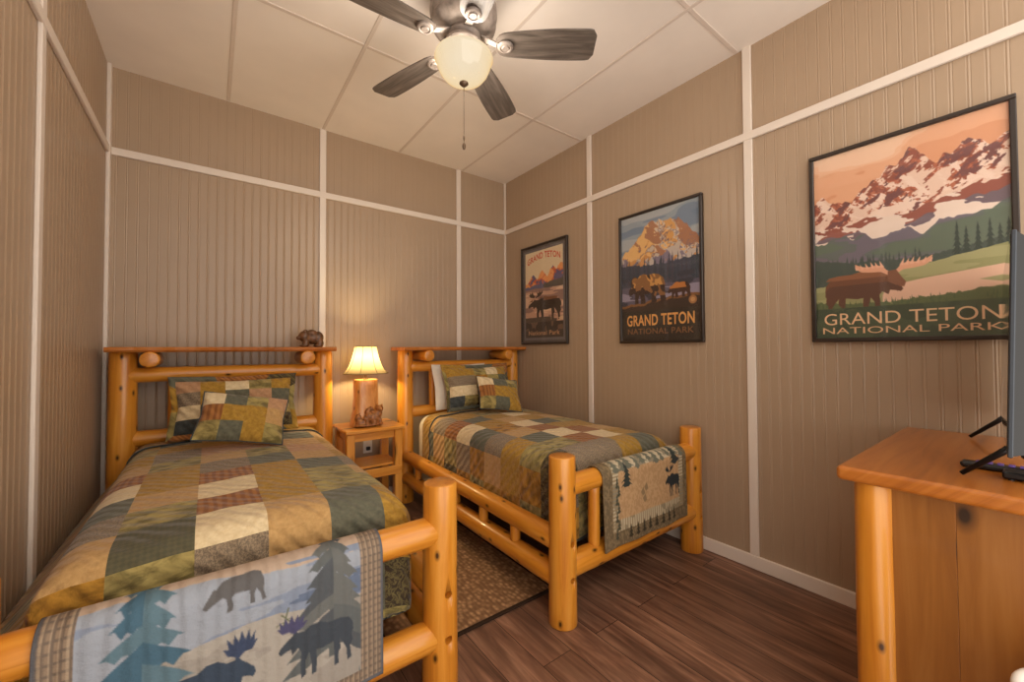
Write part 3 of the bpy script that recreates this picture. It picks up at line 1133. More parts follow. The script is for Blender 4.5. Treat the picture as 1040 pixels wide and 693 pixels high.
# ---- throws over the foot rails
def throw_fn(W, front, back, ry, rz, rr, x0, wav=.004, seed=0):
    """u across, v from the front hem (v=1) over the rail to the back hem (v=0)"""
    arc = PI * rr
    tot = front + arc + back

    def fn(u, v):
        s = (1 - v) * tot                    # 0 at the front hem
        y = np.where(s < front, ry - rr, 0.0); z = np.where(s < front, rz - (front - s), 0.0)
        th = (s - front) / rr
        mid = (s >= front) & (s <= front + arc)
        y = np.where(mid, ry - rr * np.cos(th), y); z = np.where(mid, rz + rr * np.sin(th), z)
        bk = s > front + arc
        y = np.where(bk, ry + rr, y); z = np.where(bk, rz - (s - front - arc), z)
        hang = np.clip((front - s) / front, 0, 1)
        y = y - hang * (wav * np.sin(u * 17 + seed) + wav * .8 * np.sin(u * 7 + 1 + seed) + .008)
        x = x0 + u * W
        return np.stack([x, y, z], -1)
    return fn, tot


def cedar(cv, x, y0, y1, w, cols, n, seed, droop=.35, lean=0.0):
    """sweeping branches, drawn as drooping lens-shaped sprays; w in u, y in v"""
    rs = random.Random(seed)
    cv.poly([(x - .006, y0), (x + .006, y0), (x + w * .05, y1), (x - w * .05, y1)], cols[0])
    H_ = y1 - y0
    for k in range(n):
        t = (k + .5) / n
        for sgn in (1, -1):
            L = w * .5 * (.10 + .90 * t ** .8) * (.8 + .35 * rs.random())
            ya = y0 + H_ * (.02 + .9 * t) + H_ * .02 * rs.random()
            th = H_ / n * (.85 + .35 * rs.random())
            dr = H_ * .10 * (droop + .3 * rs.random()) * (.4 + t)
            xt = x + sgn * L + lean * (t - .5)
            P = [(x, ya - th * .55), (x + sgn * L * .35, ya - th * .15), (x + sgn * L * .7, ya + dr * .45 - th * .05), (xt, ya + dr),
                 (x + sgn * L * .82, ya + dr * .95), (x + sgn * L * .62, ya + dr * .62 + th * .55), (x + sgn * L * .45, ya + dr * .5 + th * .35),
                 (x + sgn * L * .28, ya + th * .75), (x + sgn * L * .12, ya + th * .5), (x, ya + th * .7)]
            cv.poly(P, cols[rs.randint(0, len(cols) - 1)])


def art_lake_throw(tot, front, arc):
    """v=0 back hem, v=1 front hem"""
    cv = Canvas(280, 210, (170, 163, 152))
    vb = 1 - (front + arc * .62) / tot              # where the visible face starts
    S = lambda y: vb + y * (1 - vb)
    n = cv.fbm(2.5, 16, 1, 4, shear=-.3)
    n2 = cv.fbm(5, 9, 5, 4)
    yy = (cv.Y - vb) / (1 - vb)
    cv.fill(yy < .22, (182, 160, 140))
    cv.fill((yy >= .07 + .10 * (n2 - .5) + .10 * cv.X) & (yy < .55), (152, 158, 168))
    cv.fill((yy >= .12) & (yy < .46) & (n > .43), (130, 140, 158))
    cv.fill((yy >= .2) & (yy < .46) & (n > .53), (100, 112, 134))
    cv.fill((yy > .40 + .12 * (n2 - .5)), (166, 159, 149))
    cv.fill((yy > .44) & (n2 > .52), (154, 147, 138))
    # grazing bear, upper middle
    g = [(0, .74), (.04, .62), (.10, .5), (.16, .36), (.20, .38), (.30, .22), (.44, .16), (.60, .16), (.80, .12), (.92, .2), (.97, .42), (.96, .7), (1, .92), (.94, .95), (.90, .72), (.84, .6),
         (.80, .72), (.82, .95), (.74, .95), (.73, .6), (.5, .58), (.44, .66), (.47, .84), (.45, .98), (.36, 1), (.38, .86), (.36, .66), (.30, .6), (.22, .66), (.14, .72), (.06, .80)]
    cv.poly(place(g, .385, S(.08), .185, (S(.29) - S(.08))), (96, 94, 94))
    for (x, y, dx, dy) in ((.615, .40, .04, .07), (.64, .37, -.02, .12), (.65, .43, -.05, .03), (.595, .45, .05, .02)):
        cv.poly([(x, S(y)), (x + .006, S(y)), (x + dx + .004, S(y + dy)), (x + dx, S(y + dy))], (98, 102, 78))
    cedar(cv, .235, S(-.20), S(1.15), .46, [(84, 112, 126), (70, 100, 118), (92, 118, 130), (60, 88, 106)], 13, 4, droop=.5)
    cedar(cv, .80, S(-.14), S(.74), .36, [(94, 98, 98), (82, 86, 90), (104, 106, 104)], 11, 8, droop=1.1)
    # moose: right, and at the lower left facing right
    for (x, y, w, h, c, ac, fl) in ((.61, .44, .27, .36, (64, 70, 78), (76, 74, 104), False), (.27, .43, .27, .46, (58, 70, 86), (60, 70, 94), True)):
        MS = [(px, py * (1 if py < .6 else 1)) for px, py in MOOSE]
        cv.poly(place(MS, x, S(y), w, S(y + h) - S(y), flip=fl), c)
        fan = [(.20, .26), (.12, .20), (.04, .20), (-.02, .10), (.02, .11), (.01, .0), (.06, .08), (.08, -.04), (.12, .07), (.16, -.05), (.19, .07), (.24, -.03), (.25, .08), (.32, .0), (.30, .12), (.36, .10), (.31, .19), (.24, .22)]
        cv.poly(place(fan, x - (0 if not fl else 0), S(y), w, S(y + h) - S(y), flip=fl), ac)
    for k in range(7):
        x = .60 + .05 * k
        cv.poly([(x, S(.98)), (x - .004, S(.86 + .03 * (k % 3))), (x + .012, S(.98))], (92, 104, 108))
    bd = (cv.X < .085) | (cv.X > .905) | (yy > .90)
    cv.fill(bd, (142, 122, 102))
    cv.fill(bd & ((np.sin(cv.X * 330) > .5) | (np.sin(cv.Y * 190) > .55)), (112, 98, 86))
    cv.fill(bd & (np.sin(cv.X * 330 + 1.9) > .93), (182, 162, 136))
    e = (cv.X < .012) | (cv.X > .988) | (cv.Y > .982) | (cv.Y < .012)
    cv.fill(e, (96, 96, 100))
    return cv.down()


def art_knit_throw(tot, front, arc):
    cv = Canvas(260, 170, (176, 140, 100))
    vb = 1 - (front + arc * .62) / tot
    S = lambda y: vb + y * (1 - vb)
    yy = (cv.Y - vb) / (1 - vb)
    n = cv.fbm(90, 60, 2, 2)
    cv.fill(n > .5, (190, 154, 112))
    outer = (cv.X < .095) | (cv.X > .945) | (yy > .84)
    inner = ((cv.X < .155) | (cv.X > .885) | (yy > .72) | (yy < .2)) & ~outer
    cv.fill(inner, (190, 176, 148)); cv.fill(inner & (cv.fbm(14, 9, 3, 3) > .54), (140, 130, 108))
    cv.fill(inner & (np.sin(cv.Y * 230) > .2) & ((cv.X < .155) | (cv.X > .885)), (150, 130, 98))
    cv.fill(inner & (np.sin(cv.X * 260) > .2) & (yy > .72), (150, 130, 98))
    cv.fill(outer, (108, 92, 68)); cv.fill(outer & (n > .55), (132, 112, 82))
    # dark pines along the top band and corners
    rs = random.Random(5)
    for k in range(11):
        x = .13 + .078 * k
        pine(cv, x + .02 * rs.random(), S(-.08 + .06 * rs.random()), .07 + .05 * rs.random(), S(.2) - S(-.05), (104, 104, 90), 4, k)
    for (x, y) in ((.245, .12), (.83, .02)):
        pine(cv, x, S(y), .14, .19, (50, 56, 52), 5, 3)
    for k in range(7):
        pine(cv, .14 + .02 * (k % 2), S(.25 + .09 * k), .05, .09, (70, 70, 56), 3, k)
    for k in range(8):
        pine(cv, .28 + .075 * k, S(.80), .06, .10, (58, 50, 36), 3, k)
    P = place(MOOSE, .70, S(.34), .20, S(.68) - S(.34)); cv.poly(P, (42, 46, 48))
    for A in ANTL: cv.poly(place(A, .70, S(.30), .24, S(.64) - S(.30)), (42, 46, 48))
    cv.fill(cv.mask([(.80, S(.28)), (.86, S(.22)), (.90, S(.25)), (.84, S(.31))]), (52, 56, 56))
    for (x, y) in ((.40, .50), (.44, .46), (.42, .58)):
        cv.poly([(x, S(y)), (x + .03, S(y - .05)), (x + .05, S(y + .03)), (x + .02, S(y + .05))], (140, 116, 84))
    return cv.down()


TW, TF, TB = .755, .375, .12
fn, tot = throw_fn(TW, TF, TB, B1[1], .589, .060, -.30, seed=.4)
o = grid_mesh('throw_blanket', TW, tot, art_lake_throw(tot, TF, PI * .060), fn, painted('lake_throw_cloth', .9, 'quilt'))
tag(o, 'quilted blue and cream throw with pines and moose, over the near bed rail', 'blanket')
md = o.modifiers.new('thick', 'SOLIDIFY'); md.thickness = .006
fn, tot = throw_fn(.735, .345, .12, B2[1], .617, .060, 1.522, seed=2.1)
o = grid_mesh('throw_blanket', .735, tot, art_knit_throw(tot, .345, PI * .060), fn, painted('knit_throw_cloth', .95, 'knit'))
tag(o, 'small tan woven throw with dark border and one moose, on the right bed rail', 'blanket')
md = o.modifiers.new('thick', 'SOLIDIFY'); md.thickness = .006


# ================================================================== nightstand, lamp, figurine
ns = thing('nightstand', 'small honey pine nightstand with open shelf, between the two beds', 'nightstand', (.983, 3.16, -.012))
mb = MB(); mb.box((-.217, -.195, .664), (.217, .195, .692), bev=.006, grain=0); mb.build('table_top', M['pine'], ns)
for sx in (-1, 1):
    for sy in (-1, 1):
        mb = MB(); cx, cy = sx * .175, sy * .145
        mb.box((cx - .029, cy - .029, 0.012), (cx + .029, cy + .029, .664), bev=.005, grain=2); mb.build('leg', M['pine'], ns)
for y in (-.156, .134):
    mb = MB(); mb.box((-.146, y, .602), (.146, y + .022, .663), bev=.002); mb.build('apron_rail', M['pine'], ns)
for sx in (-1, 1):
    mb = MB(); mb.box((sx * .175 - .011, -.116, .602), (sx * .175 + .011, .116, .663), bev=.002); mb.build('apron_rail', M['pine'], ns)
mb = MB(); mb.box((-.19, -.135, .392), (.19, .150, .410), bev=.003, grain=0); mb.build('shelf', M['pine'], ns)
for y in (-.178, .134):
    mb = MB(); mb.box((-.2, y, .325), (.2, y + .022, .391), bev=.003); mb.build('shelf_rail', M['pine'], ns)

lp = thing('table_lamp', 'lit table lamp with bell shade on a carved tree trunk base, on the nightstand', 'lamp', (.962, 3.16, .6835))
mb = MB(); n = 28      # hewn trunk block
prof = [(0, .112, .086), (.03, .108, .084), (.1, .094, .074), (.2, .087, .07), (.3, .086, .068), (.335, .086, .068), (.345, .080, .062)]
for k, (z, a, b) in enumerate(prof):
    for i in range(n):
        th = 2 * PI * i / n
        ex = .62
        cx = math.copysign(abs(math.cos(th)) ** ex, math.cos(th)); sy = math.copysign(abs(math.sin(th)) ** ex, math.sin(th))
        w = 1 + .05 * mnoise.noise(Vector((cx * 1.5, sy * 1.5, z * 9)))
        mb.v.append((a * cx * w - .012 * (z / .35) * 0, b * sy * w, z))
for k in range(len(prof) - 1):
    for i in range(n):
        j = (i + 1) % n
        mb.face((k * n + i, k * n + j, (k + 1) * n + j, (k + 1) * n + i), 0,
                [(i * .02, prof[k][0]), ((i + 1) * .02, prof[k][0]), ((i + 1) * .02, prof[k + 1][0]), (i * .02, prof[k + 1][0])])
mb.face([(len(prof) - 1) * n + i for i in range(n)], 0); mb.face(list(reversed(range(n))), 0)
mb.build('trunk_base', M['trunk'], lp, smooth='angle')
bear = [((.035, -.098, .062), (.050, .036, .042)), ((-.008, -.100, .072), (.030, .026, .030)), ((-.034, -.108, .062), (.017, .014, .014)),
        ((.062, -.10, .09), (.032, .028, .036)), ((.072, -.11, .128), (.027, .024, .026)), ((.072, -.137, .122), (.012, .014, .011)),
        ((.055, -.10, .150), (.009, .007, .010)), ((.090, -.10, .150), (.009, .007, .010)),
        ((.07, -.122, .03), (.016, .018, .032)), ((.03, -.12, .024), (.016, .018, .026)), ((-.022, -.115, .028), (.014, .016, .028)),
        ((-.055, -.085, .03), (.042, .03, .03)), ((-.075, -.07, .06), (.025, .03, .035)), ((0, -.09, .012), (.11, .05, .014)),
        ((-.01, -.085, .11), (.02, .02, .03), (0, .5, 0)), ((.02, -.085, .12), (.014, .02, .03), (0, -.4, 0))]
mesh_obj('bear_carving', blob(bear, .0045), M['carved'], lp)
mb = MB(); mb.lathe([(.0, .345), (.02, .345), (.02, .352), (.009, .356), (.009, .42), (.016, .424), (.016, .455), (0, .455)], 20)
mb.build('socket', M['bronze'], lp, smooth='angle')
mb = MB(); mb.lathe([(0, .455), (.014, .457), (.016, .468), (.028, .495), (.030, .51), (.024, .53), (.012, .541), (0, .544)], 20)
mb.build('bulb', M['bulb'], lp, smooth=True)
mb = MB()
sp = [(.163, .392), (.152, .402), (.138, .420), (.122, .448), (.108, .484), (.096, .524), (.087, .562), (.080, .597)]
mb.lathe(sp, 48); sh = mb.build('lamp_shade', M['shade'], lp, smooth=True)
for r, z in ((.1635, .392), (.081, .597)):
    mb = MB(); mb.tube([(r * math.cos(2 * PI * i / 48), r * math.sin(2 * PI * i / 48), z) for i in range(49)], .0035, 6)
    mb.build('shade_trim', M['shade'], lp, smooth=True)
for k in range(8):
    a = 2 * PI * k / 8 + .25
    mb = MB(); mb.tube([((r + .0008) * math.cos(a), (r + .0008) * math.sin(a), z) for r, z in sp], .0018, 5)
    mb.build('shade_rib', M['bronze'], lp, smooth=True)

# bear figurine on the left headboard shelf
fg = thing('bear_figurine', 'small dark brown bear figurine on the right end of the left headboard shelf', 'figurine', (.592, 3.255, 1.277))
FB = [((.018, 0, .068), (.058, .044, .048)), ((.052, 0, .07), (.036, .042, .048)), ((-.040, -.006, .078), (.042, .038, .042)),
      ((-.078, -.010, .068), (.020, .018, .016)), ((-.040, -.034, .116), (.013, .009, .013)), ((-.034, .022, .116), (.013, .009, .013)),
      ((-.034, -.028, .03), (.022, .019, .034)), ((-.03, .024, .03), (.022, .019, .034)), ((.058, -.028, .028), (.026, .020, .034)),
      ((.056, .026, .028), (.026, .020, .034)), ((-.046, -.032, .010), (.024, .017, .011)), ((.050, -.032, .010), (.028, .018, .011)),
      ((-.044, .03, .010), (.024, .017, .011)), ((.050, .03, .010), (.028, .018, .011)), ((.008, 0, .103), (.036, .032, .028))]
mesh_obj('bear_body', blob(FB, .004, 2), M['figurine'], fg)

# wall outlet behind the nightstand
ot = thing('wall_outlet', 'white wall outlet with a dark plug, behind the nightstand', 'outlet', (1.063, YB, .455))
mb = MB(); mb.box((-.037, -.008, -.060), (.037, 0.0, .060), bev=.003); mb.build('cover_plate', M['white_plastic'], ot)
mb = MB(); mb.box((-.016, -.030, -.036), (.016, -.008, -.006), bev=.004); mb.build('plug', M['black'], ot)
mb = MB(); mb.box((-.017, -.0095, .008), (.017, -.008, .038), bev=.0005); mb.build('socket_face', M['trim'], ot)


# ================================================================== ceiling fan
FX, FY = .962, 1.655
fan = thing('ceiling_fan', 'five blade ceiling fan with weathered brown blades and a lit frosted bowl', 'ceiling fan', (FX, FY, H))
Z = lambda z: z - H
mb = MB(); mb.lathe([(0, Z(3.012)), (.10, Z(3.012)), (.125, Z(2.995)), (.13, Z(2.965)), (.12, Z(2.95)), (.145, Z(2.94)), (.158, Z(2.90)), (.160, Z(2.85)),
                     (.15, Z(2.82)), (.155, Z(2.81)), (.15, Z(2.795)), (.12, Z(2.775)), (.09, Z(2.765)), (0, Z(2.765))], 56)
mb.build('motor_housing', M['pewter'], fan, smooth='angle')
mb = MB(); mb.lathe([(0, Z(2.768)), (.075, Z(2.768)), (.082, Z(2.75)), (.070, Z(2.735)), (.088, Z(2.722)), (.092, Z(2.705)), (.085, Z(2.695)),
                     (.07, Z(2.688)), (.03, Z(2.684)), (0, Z(2.684))], 48)
mb.build('light_fitter', M['pewter'], fan, smooth='angle')
mb = MB(); mb.lathe([(0, Z(2.685)), (.006, Z(2.685)), (.006, Z(2.53)), (0, Z(2.53))], 12)
mb.build('bowl_rod', M['bronze'], fan)
mb = MB(); mb.lathe([(.137, Z(2.655)), (.140, Z(2.645)), (.132, Z(2.632)), (.128, Z(2.615)), (.116, Z(2.585)), (.095, Z(2.558)), (.066, Z(2.540)), (.03, Z(2.531)), (.0, Z(2.530))], 56)
mb.build('glass_bowl', M['bowl'], fan, smooth=True)
mb = MB(); mb.lathe([(0, Z(2.535)), (.020, Z(2.533)), (.022, Z(2.526)), (.014, Z(2.518)), (.006, Z(2.512)), (0, Z(2.509))], 20)
mb.build('finial', M['bronze'], fan, smooth=True)
mb = MB(); mb.tube([(0, 0, Z(2.51)), (0, 0, Z(2.275))], .0016, 6)
mb.build('pull_chain', M['bronze'], fan)
mb = MB(); mb.lathe([(0, Z(2.277)), (.004, Z(2.273)), (.0045, Z(2.260)), (.003, Z(2.251)), (.002, Z(2.243)), (.008, Z(2.230)), (.0085, Z(2.220)), (.005, Z(2.209)), (0, Z(2.207))], 14)
mb.build('chain_fob', M['bronze'], fan, smooth=True)
A0 = math.radians(-36.5)
for k in range(5):
    a = A0 + k * 2 * PI / 5
    pit = math.radians(11)
    bl = MB(); n = 26; Lb, r0 = .475, .155
    up, dn = [], []
    outline = []
    for i in range(n + 1):
        t = i / n
        w = .056 + .024 * math.sin(PI * min(1, t * 1.05) * .62)
        if t < .12: w *= math.sqrt(max(0, 1 - ((.12 - t) / .12) ** 2)) * .55 + .45
        if t > .93: w *= .62 + .38 * math.sqrt(max(0, 1 - ((t - .93) / .07) ** 2))
        outline.append((r0 + Lb * t, w))
    for zz in (-.0035, .0035):
        for s in (1, -1):
            for (r, w) in outline:
                bl.v.append((r, s * w * math.cos(pit), Z(2.715) + zz - s * w * math.sin(pit)))
    m = n + 1
    for i in range(n):
        for q, fl in (((i, i + 1, m + i + 1, m + i), 0), ((2 * m + i, 2 * m + i + 1, 3 * m + i + 1, 3 * m + i), 1),
                      ((i, i + 1, 2 * m + i + 1, 2 * m + i), 0), ((m + i, m + i + 1, 3 * m + i + 1, 3 * m + i), 1)):
            bl.face(q, 0, [(bl.v[j][1] + k, bl.v[j][0]) for j in q])
    for i in (0, n):
        q = (i, m + i, 3 * m + i, 2 * m + i); bl.face(q, 0, [(bl.v[j][1], bl.v[j][0]) for j in q])
    b = bl.build('fan_blade', M['blade'], fan, fix=True)
    b.rotation_euler = (0, 0, a)
    ir = MB()
    ir.prism([(.085, -.018, Z(2.745)), (.085, .018, Z(2.745)), (.17, .014, Z(2.708)), (.17, -.014, Z(2.708))], (0, 0, .008))
    ir.lathe([(0, -.010), (.016, -.010), (.020, -.004), (.026, -.008), (.034, -.006), (.038, 0), (.036, .006), (0, .006)], 28, (.20, 0, Z(2.704)))
    ir.build('blade_iron', M['pewter'], b, smooth='angle', fix=True)


# ================================================================== framed posters
def text_mesh(body, width, height, extrude=0.0, bold=0.0, space=1.0):
    cu = bpy.data.curves.new('t', 'FONT'); cu.body = body; cu.align_x = 'CENTER'; cu.align_y = 'BOTTOM_BASELINE'
    cu.offset = bold; cu.space_character = space; cu.resolution_u = 4
    o = bpy.data.objects.new('t', cu); COL.objects.link(o)
    bpy.context.view_layer.update()
    dg = bpy.context.evaluated_depsgraph_get()
    me = bpy.data.meshes.new_from_object(o.evaluated_get(dg))
    n = len(me.vertices); co = np.zeros(n * 3, np.float32); me.vertices.foreach_get('co', co); co = co.reshape(-1, 3)
    faces = [tuple(p.vertices) for p in me.polygons]
    bpy.data.objects.remove(o); bpy.data.curves.remove(cu); bpy.data.meshes.remove(me)
    lo, hi = co.min(0), co.max(0)
    co[:, 0] = ((co[:, 0] - lo[0]) / (hi[0] - lo[0]) - .5) * width
    co[:, 1] = (co[:, 1] - lo[1]) / (hi[1] - lo[1]) * height
    return co, faces


PW, PH = .612, .918     # print size


def poster(label, y_left, z_bot, arr, texts, W=.645, Hh=.95, rims=.019):
    """hangs on the right wall; u runs from far (left in view) to near"""
    root = thing('framed_poster', label, 'poster', (XR, y_left - W / 2, z_bot), group='framed travel posters')
    # local: +y is to the left in view; x negative is out of the wall
    fr = MB()
    d0, d1 = -.0275, -.0005
    for lo, hi in (((d0, -W / 2, 0), (d1, W / 2, rims)), ((d0, -W / 2, Hh - rims), (d1, W / 2, Hh)),
                   ((d0, -W / 2, rims), (d1, -W / 2 + rims, Hh - rims)), ((d0, W / 2 - rims, rims), (d1, W / 2, Hh - rims))):
        fr.box(lo, hi, bev=.003)
    fr.build('frame', M['frame'], root)
    bk = MB(); bk.box((-.012, -W / 2 + rims, rims), (-.004, W / 2 - rims, Hh - rims)); bk.build('backing_board', M['black'], root)
    w, h = W - 2 * rims, Hh - 2 * rims

    def fn(u, v):
        return np.stack([np.full_like(u, -.0128), w / 2 - u * w, rims + (1 - v) * h], -1)
    pr = grid_mesh('print', w, h, arr, fn, M['print'], root)
    # lettering joined into the print mesh
    import bmesh
    b = bmesh.new(); b.from_mesh(pr.data)
    lay = b.verts.layers.float_color.get('Col')
    for body, cu, cv, tw, thh, colr, bold, space, arc in texts:
        co, faces = text_mesh(body, tw * w, thh * h, bold=bold, space=space)
        c = (*lin([x / 255 for x in colr]), 1)
        vs = []
        for x, y, _ in co:
            yy = y
            if arc: yy = y * (1 + .35 * (2 * x / (tw * w)) ** 2 * 0) + arc * (1 - (2 * x / (tw * w)) ** 2)
            vt = b.verts.new((-.0133, -(x) + (w / 2 - cu * w), rims + (1 - cv) * h + yy)); vt[lay] = c
            vs.append(vt)
        for f in faces:
            try:
                ff = b.faces.new([vs[i] for i in f])
                ff.normal_update()
                if ff.normal.x > 0: ff.normal_flip()
            except ValueError:
                pass
    b.to_mesh(pr.data); b.free()
    gl = MB(); x = -.0200
    gl.box((x - .001, -w / 2 - .002, rims - .002), (x + .001, w / 2 + .002, Hh - rims + .002)); gl.build('glazing', M['glazing'], root)
    return root


M['print'] = painted('poster_print', .55)


def art_sunset_range():
    cv = Canvas(300, 440, (222, 166, 130))
    n = cv.fbm(2.2, 7, 3, 4)
    cv.fill(n > .52, (228, 180, 146)); cv.fill(n > .60, (232, 192, 162)); cv.fill(n < .36, (214, 152, 114))
    m, d = cv.ridge([(0, .24), (.06, .21), (.13, .26), (.20, .28), (.28, .25), (.36, .2), (.45, .14), (.5, .12), (.55, .085), (.6, .10), (.64, .16), (.68, .19), (.75, .15),
                     (.83, .10), (.9, .13), (.95, .16), (1, .14)], .035, 4, 24)
    cv.fill(m, (178, 102, 76))
    a = cv.fbm(15, 17, 21, 5, .66, shear=1.1); b = cv.fbm(17, 17, 8, 5, .66, shear=-1.1)
    cv.fill(m & (b < .45), (146, 82, 66)); cv.fill(m & (a > .53), (226, 194, 174)); cv.fill(m & (b > .555), (232, 204, 186)); cv.fill(m & (a < .40), (116, 74, 72))
    cv.fill(m & (d > .16) & (cv.fbm(7, 22, 31, 4, shear=.3) > .50), (232, 204, 186))
    m2, d2 = cv.ridge([(0, .41), (.15, .40), (.35, .39), (.5, .41), (.7, .36), (1, .32)], .05, 9, 9)
    cv.fill(m2, (146, 84, 70))
    sn = cv.fbm(6, 20, 40, 4, shear=.2)
    cv.fill(m2 & (sn > .46), (228, 206, 190)); cv.fill(m2 & (d2 > .05) & (sn < .46), (112, 96, 104))
    m3, d3 = cv.ridge([(0, .50), (.1, .46), (.2, .47), (.35, .50), (.45, .46), (.6, .49), (.8, .45), (1, .40)], .04, 12, 12)
    cv.fill(m3, (98, 104, 100))
    f = cv.fbm(4, 14, 13, 3, shear=-.5)
    cv.fill(m3 & (f > .52), (110, 102, 112)); cv.fill(m3 & (f < .40), (96, 108, 92))
    m4, d4 = cv.ridge([(0, .57), (.2, .60), (.5, .62), (.8, .60), (1, .57)], .012, 2, 60)
    cv.fill(m4, (70, 82, 74))
    for k in range(46):
        x = random.Random(k).random() * .62; pine(cv, x, .56 + .03 * random.Random(k + 90).random(), .035, .10, (66, 78, 72), 4, k)
    for x, y, h in ((.77, .47, .18), (.81, .50, .15), (.86, .49, .16), (.91, .48, .17), (.95, .51, .14), (.985, .49, .16)):
        pine(cv, x, y, .06, h, (52, 64, 58), 6, int(x * 100))
    mm, dd = cv.ridge([(0, .72), (.25, .70), (.5, .67), (.75, .635), (1, .60)], .006, 3, 20)
    cv.fill(mm, (146, 144, 98)); cv.fill(mm & (cv.fbm(3, 30, 5, 3) > .55), (160, 156, 110))
    cv.poly([(.42, .745), (.62, .72), (.98, .69), (1, .70), (1, .735), (.86, .75), (.99, .775), (.84, .80), (.40, .825), (.40, .79)], (220, 178, 152))
    mm, dd = cv.ridge([(0, .80), (.2, .82), (.45, .825), (.6, .81), (.75, .80), (1, .78)], .012, 5, 60)
    cv.fill(mm, (92, 102, 66))
    for k in range(60):
        r = random.Random(k + 7); x = r.random(); y = .79 + .03 * r.random()
        cv.poly([(x, y + .03), (x + .004, y), (x + .01, y + .03)], (78, 92, 62))
    # moose facing right
    P = place(MOOSE, .05, .615, .46, .26, flip=True); cv.poly(P, (112, 72, 50))
    cv.poly(place([(px, py) for px, py in MOOSE if py < .45], .05, .622, .46, .17, flip=True), (138, 90, 62))
    cv.fill(cv.mask(place(MOOSE, .05, .66, .46, .215, flip=True)) & (cv.Y > .72), (92, 60, 46))
    for s_ in (1, -1):
        A = [(.0, .004), (.03, -.012), (.05, -.034), (.09, -.040), (.13, -.034), (.17, -.042), (.205, -.058), (.20, -.030), (.165, -.012), (.11, -.006), (.06, -.004), (.02, .016)]
        cv.poly([(.452 + s_ * px, .672 + py) for px, py in A], (218, 160, 128))
        for tx, th in ((.05, .03), (.075, .026), (.10, .03), (.13, .026), (.16, .022), (.19, .014)):
            cv.poly([(.452 + s_ * (tx - .010), .645), (.452 + s_ * (tx + .016), .640 - th), (.452 + s_ * (tx + .010), .648)], (226, 172, 142))
    cv.poly([(.43, .668), (.475, .664), (.50, .70), (.525, .73), (.515, .752), (.485, .748), (.46, .735), (.43, .72)], (128, 84, 62))
    cv.poly([(.488, .742), (.478, .775), (.468, .742)], (92, 60, 46))
    mm = cv.Y > .84
    cv.fill(mm, (62, 74, 56)); cv.fill(mm & (cv.fbm(9, 16, 77, 3) > .56), (72, 84, 62))
    return cv.down()


def art_bears():
    cv = Canvas(230, 340, (150, 160, 168))
    n = cv.fbm(1.6, 14, 3, 3, shear=.2)
    cv.fill(n > .52, (172, 176, 178)); cv.fill(n < .4, (122, 138, 156))
    m, d = cv.ridge([(0, .30), (.12, .25), (.22, .2), (.32, .13), (.42, .075), (.5, .09), (.62, .09), (.75, .12), (.86, .18), (1, .28)], .03, 4, 20)
    cv.fill(m, (214, 160, 96))
    a = cv.fbm(8, 10, 21, 4, .6, shear=1.0); b = cv.fbm(9, 10, 5, 4, .6, shear=-1.0)
    cv.fill(m & (a > .53), (230, 184, 120)); cv.fill(m & (cv.X > .46) & (b > .44) & (b < .56), (212, 194, 172))
    cv.fill(m & (b < .43), (172, 122, 92)); cv.fill(m & (np.abs(a - .47) < .018), (140, 112, 108)); cv.fill(m & (cv.X > .5) & (np.abs(b - .5) < .016), (132, 118, 132))
    cv.fill(m & (d > .17) & (a < .46), (200, 184, 168))
    m2, d2 = cv.ridge([(0, .33), (.2, .36), (.35, .31), (.5, .37), (.68, .32), (.85, .36), (1, .34)], .05, 7, 10)
    cv.fill(m2, (136, 124, 140)); cv.fill(m2 & (b > .52), (196, 182, 172)); cv.fill(m2 & (a > .56), (206, 148, 90))
    m3, d3 = cv.ridge([(0, .39), (.3, .41), (.6, .42), (1, .40)], .015, 9, 40)
    cv.fill(m3, (74, 78, 92))
    for k in range(44):
        r = random.Random(k); pine(cv, r.random(), .33 + .07 * r.random(), .05, .17, (66 + r.randint(-8, 8), 70, 80), 4, k)
    cv.fill(cv.Y > .57, (98, 92, 108)); cv.fill((cv.Y > .50) & (cv.fbm(7, 20, 6, 3) > .5), (64, 64, 74))
    cv.fill((cv.Y > .60) & (cv.Y < .68) & (cv.fbm(3, 30, 9, 3) > .5), (150, 142, 160))
    mm, dd = cv.ridge([(0, .72), (.3, .70), (.6, .685), (.85, .67), (1, .665)], .02, 3, 14)
    cv.fill(mm, (66, 52, 44)); cv.fill(mm & (dd < .02), (132, 92, 56))
    P = place(BEAR, .10, .455, .50, .255); cv.poly(P, (64, 48, 42))
    cv.fill(np.hypot(cv.X - .19, (cv.Y - .535) * 1.45) < .062, (74, 54, 44)); cv.fill(np.hypot(cv.X - .19, (cv.Y - .52) * 1.8) < .042, (150, 106, 62))
    bm = cv.mask(P); f = cv.fbm(12, 9, 14, 3, shear=-.6)
    cv.fill(bm & (f > .50) & (cv.Y < .58), (204, 150, 84)); cv.fill(bm & (f > .60) & (cv.Y < .66), (142, 100, 62))
    P = place(BEAR, .62, .565, .27, .125); cv.poly(P, (70, 48, 40))
    bm = cv.mask(P); cv.fill(bm & (f > .47) & (cv.Y < .62), (188, 120, 62))
    cv.fill(np.hypot(cv.X - .91, (cv.Y - .715) * 1.5) < .045, (164, 116, 72)); cv.fill(np.hypot(cv.X - .91, (cv.Y - .715) * 1.5) < .025, (196, 148, 96))
    cv.fill(cv.Y > .765, (58, 50, 44)); cv.fill((cv.Y > .765) & (cv.fbm(6, 10, 8, 3) > .58), (66, 58, 50))
    return cv.down()


